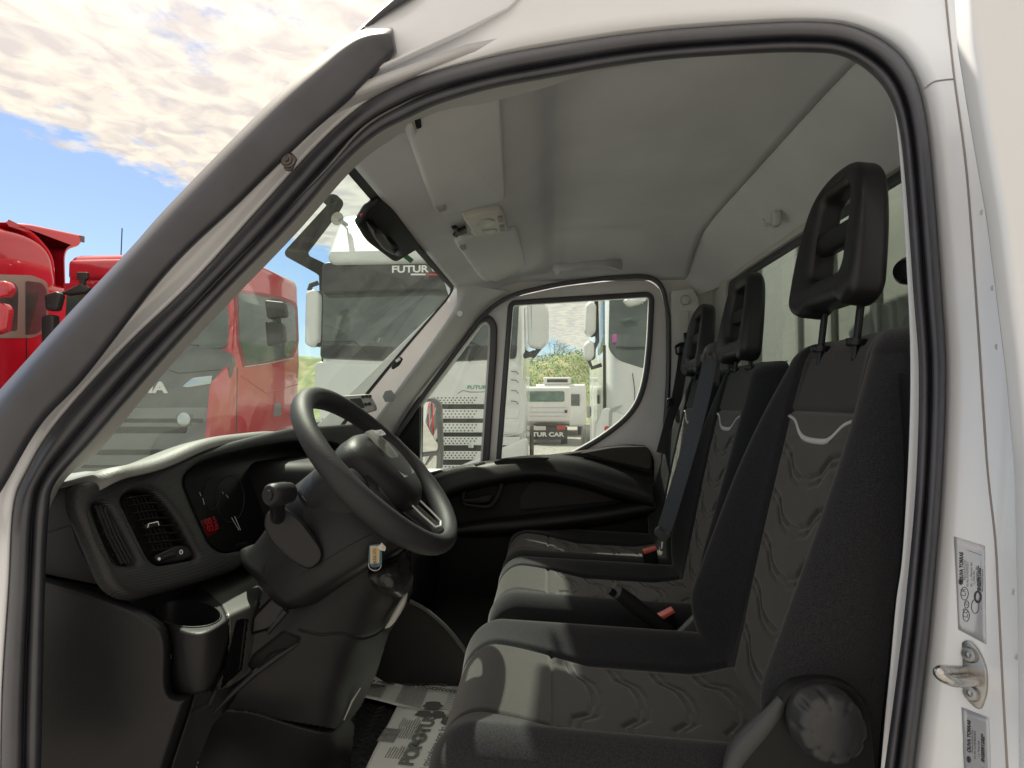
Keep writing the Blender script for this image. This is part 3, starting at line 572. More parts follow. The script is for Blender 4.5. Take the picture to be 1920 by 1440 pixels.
# ------------------------------------------------------------------ mirror base on the windscreen
def on_ws(px, py, lift=0):
    n = Vector((-.76, 0, .65)); return ((-.72+.0, 1.5, Z(.05)), n)
WSN = Vector((.63, 0, -.775)).normalized(); WP = (Vector(ws(.5, .86))+WSN*.012, WSN)
mb = pix('mirror_mount', fil([(672, 425, 4), (690, 395, 6), (705, 385, 10), (712, 372, 10), (740, 395, 10), (800, 478, 6), (790, 472, 5), (780, 470, 6), (744, 492, 8), (738, 491, 5), (690, 455, 8)], 6), [], WP, .02, .006, PLASTIC2, cab)
pix('mirror_foot', fil([(700, 432, 8), (722, 437, 8), (738, 465, 8), (752, 466, 4), (756, 478, 5), (742, 482, 6), (722, 472, 8), (705, 450, 8)], 5), [], (WP[0]+WSN*.035, WSN), .04, .008, GLOSSBLK, mb)
lathe('ball_joint', [(0, .009)]+[(.009*math.sin(a), .009*math.cos(a)) for a in np.linspace(.2, 2.9, 9)]+[(0, -.009)], hit(748, 474, WP[0]+WSN*.04, WSN), (0, -1, 0), GREYPL, mb)
pix('red_sticker', fil([(676, 404), (684, 399), (688, 408), (680, 414)], 1), [], (WP[0]-WSN*.006, WSN), .003, .001, REDL, mb)
pix('inspection_sticker', fil([(757, 484), (765, 478), (776, 487), (770, 494)], 1), [], (WP[0]-WSN*.006, WSN), .002, .0005, GREENL, mb)

# ------------------------------------------------------------------ dashboard
dash = None
def dash_build():
    global dash
    # top pad: from glass to brow
    prof = [(-1.10, -.30), (-1.0, -.215), (-.90, -.165), (-.83, -.135), (-.775, -.120), (-.755, -.118), (-.742, -.123), (-.735, -.135)]
    G = []
    for y in np.linspace(.882, 2.27, 90):
        bump = .035*math.exp(-((y-1.33)/.26)**4); e = max(0, (.93-y)/.06); e2 = max(0, (y-2.2)/.07)
        G.append([(x-.03*e*e, y, Z(z+bump*ss(-1.0, -.80, x)-.030*e**2-.02*e2**2)) for x, z in cat(prof, 5)])
    dash = grid('dashboard', np.array(G), DASHTOP, cab, thick=.004)
    FN = Vector((.93, -.12, .36)).normalized(); FP = Vector((-.712, 1.05, Z(-.20)))
    PL = (FP, FN)
    # ribbed fascia with holes for vents and cluster
    outer = fil([(150, 905, 12), (215, 893, 20), (330, 862, 40), (430, 828, 40), (550, 800, 20), (720, 790, 10), (760, 1000, 10), (600, 1060, 10), (470, 1045, 20), (452, 1066, 12), (350, 1098, 30), (258, 1122, 30), (212, 1100, 30), (170, 1000, 30), (146, 945, 20)], 20)
    h1 = fil([(173, 948, 12), (190, 938, 10), (208, 946, 12), (240, 1005, 20), (262, 1050, 12), (252, 1060, 8), (220, 1057, 10), (190, 1010, 20)], 8)
    h2 = fil([(228, 935, 12), (250, 915, 16), (290, 915, 20), (330, 960, 25), (374, 1040, 14), (368, 1048, 8), (296, 1060, 14), (278, 1040, 14)], 12)
    h3 = fil([(345, 905, 10), (352, 885, 12), (385, 862, 30), (480, 838, 40), (560, 825, 30), (640, 830, 20), (660, 900, 20), (640, 1000, 20), (452, 1030, 12), (420, 1036, 14), (395, 1020, 14), (365, 955, 25)], 12)
    pix('fascia', outer, [h1, h2, h3], PL, .035, .012, DASHRIB, dash)
    # recess back walls
    deep = lambda d: (FP-FN*d, FN)
    pix('vent_duct', grow(h1, 4), [], deep(.04), .01, .001, HOLE, dash)
    pix('vent_duct', grow(h2, 4), [], deep(.045), .01, .001, HOLE, dash)
    # corner vent lamellae
    va = []
    for k in range(1, 5):
        t = k/5; a = (173+t*36, 947+abs(t-.5)*2); b = (222+t*36, 1058-4*t)
        va.append(tube('l', [hit(*a, *deep(.014)), hit((a[0]+b[0])/2-3, (a[1]+b[1])/2+2, *deep(.014)), hit(*b, *deep(.014))], .0022, PLASTIC, seg=6))
    for k in range(5):
        t = (k+.6)/5.4; y = 945+t*112; x0 = 172+ (t**1.1)*46; va.append(tube('l', [hit(x0, y, *deep(.017)), hit(x0+40, y-9, *deep(.017))], .0013, PLASTIC, seg=6))
    join('air_vent', va, dash)
    va = []
    for k in range(8):
        t = k/7.4; y = 932+t*104; xl = 233+t*50; xr = 290+t*62
        c = [(xl-2, y+4), ((xl+xr)/2, y-1), (xr+6, y-3)]
        va.append(tube('l', [hit(*q, *deep(.016)) for q in c], .0045, PLASTIC, seg=8, prof=[(math.cos(a)*.35, math.sin(a)*1.6) for a in np.linspace(0, 2*math.pi, 10, endpoint=False)], N=tuple(FN)))
    for k in range(5):
        t = (k+1)/6; va.append(tube('l', [hit(240+t*45, 930, *deep(.028)), hit(285+t*55, 1045, *deep(.028))], .0015, PLASTIC, seg=6))
    join('air_vent', va, dash)
    pix('vent_tab', fil([(272, 983), (298, 976), (302, 984), (276, 992)], 3), [], deep(.004), .014, .003, PLASTIC, dash)
    tube('vent_tab_mark', [hit(a, b, *deep(.003)) for a, b in ((277, 989), (279, 982), (296, 978), (298, 985))], .0008, TLET, dash, seg=6)
    pix('vent_bezel', fil([(290, 1042, 8), (330, 1022, 10), (352, 1022, 8), (366, 1042, 10), (340, 1052, 10), (300, 1056, 8)], 8), [], deep(.008), .02, .005, PLASTIC, dash)
    wl = pix('vent_wheel', fil([(303, 1048), (306, 1042), (328, 1035), (334, 1038), (331, 1043), (308, 1051)], 2), [], deep(.003), .01, .003, GLOSSBLK, dash)
    lathe('wheel_mark', [(.0028, 0), (.0028, .001), (0, .001)], hit(298, 1048, *deep(.007)), tuple(FN), TLET, dash, 14)
    pix('wheel_mark', [(340+3.2*math.cos(a), 1035+4.5*math.sin(a)) for a in np.linspace(0, 2*math.pi, 16, endpoint=False)], [[(340+2*math.cos(a), 1035+3.2*math.sin(a)) for a in np.linspace(0, 2*math.pi, 16, endpoint=False)]], deep(.0065), .001, .0002, TLET, dash)
    # cluster: hood walls + face
    cl = pix('instrument_cluster', grow(h3, 3), [], deep(.075), .01, .001, GLOSSBLK, dash)
    hood = band_ring('cluster_hood', h3, FP-FN*.004, FP-FN*.078, FN, 1.0, .985, PLASTIC2, dash)
    CP = deep(.072)
    for (cx, cy, rx, ry) in ((398, 925, 14, 30), (432, 935, 26, 44)):
        tube('gauge_ring', [hit(cx+rx*math.cos(a), cy+ry*math.sin(a), *deep(.071)) for a in np.linspace(0, 2*math.pi, 30, endpoint=False)], .0007, GAUGE, cl, seg=6, closed=True)
    for (a, b, c, d) in ((380, 934, 383, 946), (434, 970, 448, 994), (440, 968, 451, 994), (374, 923, 377, 930), (417, 922, 419, 926), (424, 928, 428, 933)):
        tube('gauge_needle', [hit(a, b, *deep(.070)), hit(c, d, *deep(.070))], .0006, mat('needle', (.75, .75, .75), .5), cl, seg=6)
    pix('display_panel', fil([(372, 978), (395, 970), (408, 998), (385, 1010)], 2), [], deep(.070), .002, .0005, mat('display_red', (.03, .003, .003), .3, emit=(.5, .01, .02, .012)), cl)
    u_, v_, n_ = basis(FN)
    text('display_digits', '00.5', hit(386, 985, *deep(.068)), u_, v_, .020, mat('digit_red', (.12, .01, .01), .4, emit=(1, .03, .04, .04)), cl, .0003)
    text('display_digits', '02.8', hit(390, 998, *deep(.068)), u_, v_, .020, MATS['digit_red'], cl, .0003)
    lathe('reset_knob', [(.0, .03), (.007, .03), (.009, .025), (.010, 0)], hit(446, 1028, *deep(.055)), tuple(FN), GLOSSBLK, cl)
    # lower shelf with the cup holder
    G = []
    A = [(205, 1112, 265, 1130), (258, 1128, 330, 1160), (350, 1098, 420, 1140), (452, 1066, 487, 1076)]
    # end panels facing the door
    pix('end_cap', fil([(60, 960, 8), (100, 915, 20), (152, 893, 10), (185, 905, 10), (190, 1010, 10), (236, 1118, 15), (50, 1080, 4)], 8), [], YP(.905), .04, .010, PLASTIC2, dash)
    tube('cap_joint', [P(88, 998, .9040), P(148, 980, .9040)], .0011, HOLE, dash, seg=6)
def band_ring(name, ring, p0, p1, n, k0, k1, m, par):
    A = [hit(a, b, p0, n) for a, b in ring]; c = sum(A, Vector())/len(A); off = (p1-p0)
    G = [[tuple(c+(q-c)*k0) for q in A], [tuple(c+(q-c)*k1+off) for q in A]]
    return grid(name, np.array(G), m, par, closedU=True)
dash_build()
def lower_dash():
    # big lower cover under the column: lofted between a near contour and a far contour
    def loft(name, rows, m, par, n=6, thick=.004):
        R_ = [cat([tuple(P(a, b, Y)) for a, b, Y in r], n) for r in rows]; G = [list(x) for x in zip(*R_)]; G = [cat([tuple(p) for p in row], 6) for row in G]
        return grid(name, np.array(G), m, par, thick=thick)
    # column cover (upper) : wraps from under fascia to behind the wheel
    loft('column_cover', [[(450, 1030, 1.12), (520, 1000, 1.18), (600, 930, 1.22), (655, 850, 1.25)],
                          [(455, 1060, 1.05), (505, 985, 1.03), (552, 912, 1.02), (620, 868, 1.06)],
                          [(478, 1085, .99), (560, 1030, .96), (612, 960, .96), (690, 890, 1.0)],
                          [(530, 1140, .97), (620, 1085, .94), (690, 1040, .95), (765, 985, .99)],
                          [(600, 1130, 1.00), (660, 1085, 1.0), (720, 1050, 1.02), (780, 1010, 1.06)],
                          [(640, 1120, 1.10), (690, 1080, 1.12), (740, 1050, 1.14), (790, 1010, 1.16)]], PLASTIC, dash)
    pix('column_side_panel', fil([(492, 985, 14), (500, 958, 12), (530, 948, 12), (566, 975, 12), (606, 1030, 16), (604, 1052, 12), (582, 1070, 16), (555, 1058, 14), (510, 1018, 14)], 12), [], (P(548, 1010, .925), Vector((.35, -.9, .25))), .03, .006, GLOSSBLK, dash)
    # upper shroud behind the wheel
    loft('column_shroud', [[(560, 905, 1.30), (620, 860, 1.30), (700, 850, 1.30), (760, 860, 1.30)],
                           [(552, 912, 1.10), (600, 878, 1.08), (640, 868, 1.08), (740, 900, 1.1)],
                           [(556, 925, .99), (600, 890, .98), (650, 885, 1.0), (745, 950, 1.03)],
                           [(600, 985, .965), (650, 960, .96), (700, 950, .98), (770, 990, 1.02)],
                           [(670, 1048, .985), (700, 1035, .985), (740, 1015, 1.0), (790, 1005, 1.04)],
                           [(690, 1052, 1.10), (720, 1040, 1.10), (760, 1022, 1.12), (800, 1005, 1.14)]], PLASTIC, dash)
    def seam_on(obj, pts, r=.0011):
        kb = bmesh.new(); kb.from_mesh(bpy.data.objects[obj].data); KT = BVHTree.FromBMesh(kb); kb.free(); w = []
        for a, b in cat(pts, 8):
            h, n_, i_, d_ = KT.ray_cast(Vector((0, 0, CZ)), ray(a, b).normalized())
            if h: w.append(h)
        if len(w) > 3: tube('cover_seam', w, r, HOLE, dash, seg=6)
    seam_on('column_cover', [(560, 1080), (610, 1050), (660, 1020), (700, 1000)]); seam_on('column_shroud', [(566, 930), (600, 970), (650, 1010), (700, 1030)])
    # stalk with round end
    a = P(522, 985, .95); b = P(521, 930, .87)
    st = [tube('s', [P(540, 975, 1.0), P(522, 982, .95), P(520, 955, .90), P(522, 935, .885)], [.018, .013, .0115, .012], GLOSSBLK, seg=18), lathe('s', [(0, .016), (.008, .016), (.0085, .0135), (.0150, .0135), (.0180, .010), (.0185, .0), (.0185, -.016), (.0165, -.03), (.012, -.034), (0, -.034)], P(517, 927, .87), (-.35, -1, .05), PLASTIC, seg=32)]
    join('control_stalk', st, cab)
    pix('stalk_boot', fil([(497, 968, 12), (512, 950, 10), (536, 950, 10), (545, 972, 10), (530, 992, 10), (508, 992, 10)], 8), [], (P(522, 975, .935), Vector((.3, -.9, .3))), .02, .008, PLASTIC2, dash)
    HZ = lambda py, z=.372: z*F/np.maximum(py-750, 60)
    ctrl = [(430, 1380, 1.01), (420, 1450, 1.01), (470, 1400, 1.02), (480, 1500, 1.02), (560, 1420, 1.02), (560, 1500, 1.03), (630, 1400, 1.05), (640, 1500, 1.08)]
    ctrl += [(420, 1310, .955), (455, 1310, .965), (500, 1260, .97), (540, 1220, .975), (560, 1170, .985), (500, 1130, .99), (560, 1110, 1.0), (600, 1150, .99), (520, 1310, .975), (600, 1250, .985), (620, 1330, 1.0), (560, 1340, .985), (640, 1180, 1.0), (620, 1080, 1.0), (660, 1100, 1.0), (690, 1060, 1.01), (700, 1120, 1.02), (680, 1200, 1.03), (660, 1280, 1.035), (650, 1340, 1.05), (735, 1060, 1.04), (735, 1120, 1.06), (715, 1180, 1.075), (765, 1060, 1.12), (762, 1110, 1.12), (740, 1170, 1.13), (712, 1230, 1.11), (690, 1290, 1.11), (665, 1350, 1.11), (640, 1420, 1.12)]
    knee = rbf(ctrl); c_ = lambda q, n=6: [tuple(p) for p in cat(q, n)]
    cupseam = c_([(262, 1137), (292, 1158), (308, 1172), (318, 1195), (321, 1225), (321, 1285), (333, 1301), (374, 1301), (397, 1286), (418, 1236), (429, 1180), (423, 1148), (407, 1125), (377, 1101), (345, 1082)])
    kicktop = c_([(36, 1064), (76, 1075), (150, 1098), (225, 1122), (262, 1137)])
    A_ = fil([(466, 1159), (454, 1256), (413, 1293), (424, 1240), (443, 1162)], 6); B_ = fil([(472, 1156), (507, 1119), (544, 1122), (550, 1137), (507, 1181), (469, 1192)], 8); C_ = fil([(463, 1247), (475, 1225), (532, 1181), (566, 1194), (557, 1212), (507, 1228), (480, 1265)], 6)
    el = [(353+62*math.cos(a), 1151+25*math.sin(a)+ (353-353-62*math.cos(a))*-.06) for a in np.linspace(0, 2*math.pi, 60, endpoint=False)]
    low = c_([(425, 1330), (475, 1335), (538, 1355), (607, 1372), (632, 1364), (650, 1340)])
    grooves = [(cupseam, .006, 2.2), (kicktop, .006, 2.2), ([(360, 1303), (350, 1337), (321, 1425), (300, 1510)], .005, 1.8), ([(350, 1331), (391, 1319), (405, 1290)], .005, 1.8), (low, .005, 1.8), (c_([(560, 1180), (600, 1190), (640, 1188), (672, 1196), (700, 1190), (726, 1172)]), .004, 1.6), (c_([(432, 1125), (470, 1152), (487, 1140)]), .0, 2), ([(484, 1150), (540, 1095)], .004, 1.6), (c_([(500, 1108), (560, 1130), (600, 1100), (640, 1070)]), .0, 2)]
    insert = cupseam[6:]+[(300, 1130), (262, 1137)]
    regions = [('fuse_recess', B_, GLOSSBLK), ('slot_recess', A_, GLOSSBLK), ('latch_recess', C_, HOLE), ('cup_insert', cupseam, PLASTIC), ('kick_panel', kicktop[:-1]+cupseam[:36]+[(360, 1303), (350, 1337), (321, 1425), (298, 1510), (30, 1510)], PLASTIC),
        ('lower_cover', low+[(665, 1360), (650, 1510), (372, 1510), (372, 1425), (397, 1362)], PLASTIC2),
        ('lower_column', [(360, 1303), (425, 1290), (470, 1262), (425, 1332), (397, 1362), (372, 1425), (350, 1510), (290, 1510), (321, 1425), (350, 1337)], PLASTIC),
        ('ledge', [(190, 1100), (262, 1137), (340, 1180), (430, 1180), (425, 1330), (397, 1362), (372, 1425), (360, 1510), (290, 1510), (350, 1337), (391, 1319), (466, 1256), (484, 1152), (492, 1112), (492, 1050), (190, 1050)], mat('ledge_glare', (.05, .052, .048), .42, spec=.7, bump=('leather', 520, .3, .0006))),  # same plastic, base colour paled to paint in glare from the doorway sky
        ('knee_cover', [(484, 1152), (492, 1112), (492, 1060), (560, 1040), (775, 1030), (774, 1108), (752, 1150), (728, 1190), (706, 1262), (676, 1325), (655, 1352), (640, 1368), (425, 1332), (397, 1362), (380, 1330)], PLASTIC2)]
    smax = lambda a, b, k=.010: .5*(a+b+np.sqrt((a-b)**2+k*k))
    def edge(X, poly, amt, wd): return amt*np.clip(1-pdist(X, poly)/wd, 0, 1)**2
    kp = kicktop+cupseam[1:37]+[(360, 1303), (350, 1337), (321, 1425), (298, 1510)]
    def d_kick(X): return .885+edge(X, kp, .024, 20)+edge(X, kp, .006, 5)
    def d_cup(X): return smax(.884+.052*((X[:, 0]-366)/58)**2+.020*np.clip((X[:, 1]-1190)/110, 0, 2)**2, HZ(X[:, 1]))+edge(X, cupseam, .008, 5)
    def d_ledge(X):
        col = .925+.085*np.clip((X[:, 0]-400)/75, 0, 1.4)+.0004*np.clip(X[:, 1]-1300, 0, 200)*0
        return smax(np.where(X[:, 0] < 360, .90, col), HZ(X[:, 1]), .02)+edge(X, cupseam, .004, 3.5)+edge(X, [(484, 1150), (492, 1112), (490, 1060)], .03, 10)
    def d_lowcol(X): return .905+.00075*(X[:, 0]-320)+edge(X, [(300, 1510), (321, 1425), (350, 1337), (360, 1303)], .012, 6)+edge(X, [(360, 1335), (391, 1319), (405, 1290)], .004, 3)
    dfun = {'kick_panel': d_kick, 'cup_insert': d_cup, 'ledge': d_ledge, 'lower_column': d_lowcol}
    taken = []
    for nm, poly, mm in regions:
        gr = [g for g in grooves if g[1] > 0 and nm in ('knee_cover', 'lower_cover')]; rc = []
        if nm in ('slot_recess', 'fuse_recess', 'latch_recess'): rc = [(poly, .016, 5)]
        xs_ = [p[0] for p in poly]; ys_ = [p[1] for p in poly]; fl0 = lambda v: 36+2*math.floor((v-36)/2)
        relief(max(36, fl0(min(xs_))-2), min(776, max(xs_)+3), max(1050, 1050+2*math.floor((min(ys_)-1050)/2)), min(1502, max(ys_)+3), 2.0, dfun.get(nm, d_ledge if nm == 'slot_recess' else knee), [(nm, poly, mm)], dash, gr, rc, [el]+taken)
        taken.append(poly)
    dep = lambda X: d_cup(X)
    rim = [P(a, b, float(dep(np.array([[a, b]]))[0])) for a, b in el]
    tube('cup_rim', [tuple(q+Vector((0, -.0008, .0004))) for q in rim], .0016, PLASTIC, dash, seg=8, closed=True)
    cc = sum(rim, Vector())/len(rim); G = [[tuple(cc+(q-cc)*k+Vector((0, 0, -h))) for q in rim] for k, h in ((1, 0), (.97, .012), (.92, .05), (.86, .085), (.5, .09), (.02, .09))]
    grid('cup_holder', np.array(G), PLASTIC, dash, closedU=True)
    tube('flap_lever', [P(503, 1186, .955), P(520, 1165, .95), P(536, 1145, .955)], [.004, .0055, .0065], PLASTIC, dash, seg=12)
    tube('cover_rail', [P(a, b, Y) for a, b, Y in ((400, 1338, .948), (440, 1296, .952), (478, 1262, .958), (520, 1232, .966), (560, 1206, .978))], [.002, .0055, .0055, .005, .002], PLASTIC, dash, seg=12)
    # leather gaiter around the column and gloss edge strip
    loft('column_gaiter', [[(700, 1045, 1.05), (735, 1045, 1.03), (770, 1020, 1.06)], [(690, 1075, 1.0), (730, 1072, .99), (772, 1060, 1.05)], [(700, 1098, 1.0), (740, 1105, .99), (775, 1085, 1.05)], [(715, 1110, 1.03), (750, 1120, 1.02), (768, 1108, 1.07)]], mat('soft_vinyl', (.014, .014, .015), .35, bump=('noise', 30, .8, .012)), dash)
    tube('gloss_strip', [P(a, b, Y) for a, b, Y in cat([(764, 1108, 1.10), (752, 1135, 1.09), (732, 1168, 1.085), (722, 1178, 1.08)], 5)], [.002, .003, .0045, .006, .0065, .007, .007, .007, .0065, .006, .005, .0045, .004, .003, .002, .001], mat('satin_grey', (.35, .35, .33), .3), dash, seg=10)
    tube('edge_strip', [P(a, b, Y) for a, b, Y in ((676, 1290, 1.055), (660, 1315, 1.05), (645, 1350, 1.04))], [.001, .0018, .0012], MATS['satin_grey'], dash, seg=8)
    # centre console side and dash of the passenger side
    box('centre_console', (-.98, 1.36, Z(-.80)), (-.50, 1.80, Z(-.16)), PLASTIC2, dash, .04)
    box('glove_compartment', (-1.02, 1.80, Z(-.55)), (-.60, 2.27, Z(-.14)), PLASTIC2, dash, .04)
    box('knee_bolster', (-1.05, .93, Z(-.62)), (-.73, 1.40, Z(-.30)), PLASTIC2, dash, .03)
    # display brow between cluster and centre
    pix('centre_brow', fil([(700, 800, 10), (740, 812, 14), (800, 870, 10), (812, 905, 10), (790, 910, 8), (700, 870, 8)], 8), [], ((-.62, 1.7, Z(-.15)), (.6, -.5, .6)), .03, .01, DASHTOP, dash)
    # small panel-mounted control unit with buttons
    cu = pix('control_unit', fil([(643, 742, 3), (690, 739, 3), (702, 762, 4), (702, 770, 3), (675, 777, 4), (648, 770, 3)], 3), [], YP(1.86), .03, .004, mat('unit_case', (.28, .28, .26), .5), dash)
    pix('unit_screen', fil([(655, 748), (676, 746), (684, 764), (664, 768)], 2), [], YP(1.858), .003, .001, GLOSSBLK, cu)
    for (a, b) in ((681, 744), (688, 743), (694, 743), (686, 758), (693, 757)): lathe('unit_button', [(.006, 0), (.0058, .004), (0, .0045)], P(a, b, 1.858), (0, -1, 0), GLOSSBLK, cu, 14)
lower_dash()

# ------------------------------------------------------------------ floor, tunnel, lower walls
FZ = -.80
box('cab_floor', (-1.1, .80, Z(FZ-.03)), (.72, 2.36, Z(FZ)), mat('floor_vinyl', (.012, .012, .012), .6), cab, .0)
box('firewall', (-1.14, .86, Z(-.82)), (-1.10, 2.3, Z(-.26)), mat('firewall_black', (.01, .01, .01), .8), cab, .0)
box('wheel_housing', (-1.08, 1.95, Z(FZ)), (-.45, 2.30, Z(-.52)), PLASTIC2, cab, .06)
box('door_sill', (-1.08, .72, Z(FZ-.06)), (.70, .84, Z(FZ-.01)), PLASTIC2, cab, .01)
box('seat_plinth', (-.12, 1.36, Z(FZ)), (.55, 2.28, Z(-.62)), PLASTIC2, cab, .02)
box('seat_plinth', (-.10, .84, Z(FZ)), (.55, 1.22, Z(-.62)), PLASTIC2, cab, .02)
# arc-shaped edge of the tunnel carpet
tube('tunnel_edge', [P(a, b, Y) for a, b, Y in cat([(768, 1127, 1.5), (800, 1145, 1.5), (835, 1175, 1.5), (860, 1205, 1.5), (880, 1235, 1.5), (905, 1290, 1.5)], 5)], .0055, mat('tunnel_trim', (.06, .06, .06), .5), cab, seg=10)
pix('tunnel_side', fil([(690, 1130, 10), (768, 1131, 15), (800, 1149, 20), (835, 1179, 20), (862, 1211, 20), (905, 1296, 10), (905, 1400, 5), (690, 1260, 5)], 10), [], YP(1.51), .01, .003, MATS['firewall_black'], cab)

# ------------------------------------------------------------------ steering wheel
WN = Vector((.72, 0, .69)).normalized(); WC = P(712, 878, 1.10); WU = Vector((0, 1, 0)); WV = WN.cross(WU).normalized()
if WV.z < 0: WV = -WV
def wp(u, v, h=0): return WC+WU*u+WV*v+WN*h
RW = .196
def wheel():
    path = [wp(RW*math.sin(a), RW*math.cos(a)) for a in np.linspace(0, 2*math.pi, 96, endpoint=False)]
    vs_, fs = [], []; K = 20
    for i, p in enumerate(path):
        a = 2*math.pi*i/96; rad = (WU*math.sin(a)+WV*math.cos(a))
        th = .0195+.0022*max(0, math.cos(2*a-math.pi*.0))*.0+.0016*math.cos(3*a)
        for k in range(K):
            b = 2*math.pi*k/K; vs_.append(p+rad*(math.cos(b)*th*.98)+WN*(math.sin(b)*th*1.12))
    for i in range(96):
        j = (i+1) % 96
        for k in range(K): fs.append((i*K+k, i*K+(k+1) % K, j*K+(k+1) % K, j*K+k))
    sw = fromdata('steering_wheel', vs_, fs, LEATHER, cab)
    # airbag hub: rounded shield lofted in height
    ring = cat([(-.085, .045), (-.05, .068), (0, .074), (.05, .068), (.085, .045), (.092, .0), (.075, -.055), (.045, -.085), (0, -.095), (-.045, -.085), (-.075, -.055), (-.092, 0)], 5, True)
    G = []
    for k, h in ((.62, -.085), (1.02, -.072), (1.12, -.045), (1.14, -.012), (1.09, .012), (.97, .026), (.74, .034), (.38, .038), (.02, .039)):
        G.append([tuple(wp(r[0]*k, r[1]*k, h)) for r in ring])
    hub = grid('hub', np.array(G), PLASTIC, sw, closedU=True, cap=True)
    # raised ridge of the airbag cover
    G = []
    for t in np.linspace(0, 1, 14):
        v = .068-.12*t; w = .030+.012*t; G.append([tuple(wp(u*w, v, .030+.010*(1-abs(u))**.5*math.sin(math.pi*min(1, t*1.2+.15)) + .006)) for u in np.linspace(-1, 1, 13)])
    grid('cover_ridge', np.array(G), DASHTOP, sw)
    # badge lettering on the hub
    text('badge_lettering', 'IVECO', wp(-.034, .044, .0495), WU, WV, .020, mat('chrome_letter', (.7, .72, .75), .2, metal=.6), hub, .0012, bold=.0006)
    # spokes
    for s in (-1, 1):
        pr = [(s*.075, -.005), (s*.12, -.002), (s*.185, .012)]; G = []
        for (u, v), w, h in zip(cat(pr, 5), np.linspace(.032, .022, 11), np.linspace(-.012, -.002, 11)):
            G.append([tuple(wp(u, v+w*math.cos(b), h+.009*math.sin(b))) for b in np.linspace(0, 2*math.pi, 14, endpoint=False)])
        grid('spoke', np.array(G), PLASTIC, sw, closedU=True, cap=True)
    G = []
    for v, w, h in zip(np.linspace(-.07, -.183, 12), np.linspace(.052, .040, 12), np.linspace(-.014, -.002, 12)):
        G.append([tuple(wp(w*math.cos(b), v, h+.010*math.sin(b))) for b in np.linspace(0, 2*math.pi, 16, endpoint=False)])
    grid('spoke', np.array(G), PLASTIC, sw, closedU=True, cap=True)
    for s in (-1, 1): tube('spoke_trim', [tuple(wp(s*.03, -.09, .006)), tuple(wp(s*.030, -.13, .008)), tuple(wp(s*.026, -.162, .010))], .0022, SILVER, sw, seg=8)
    tube('spoke_trim', [tuple(wp(-.026, -.162, .010)), tuple(wp(0, -.168, .011)), tuple(wp(.026, -.162, .010))], .0022, SILVER, sw, seg=8)
wheel()
tube('steering_shaft', [wp(0, 0, -.06), wp(0, 0, -.25)], .045, PLASTIC2, cab, seg=24)

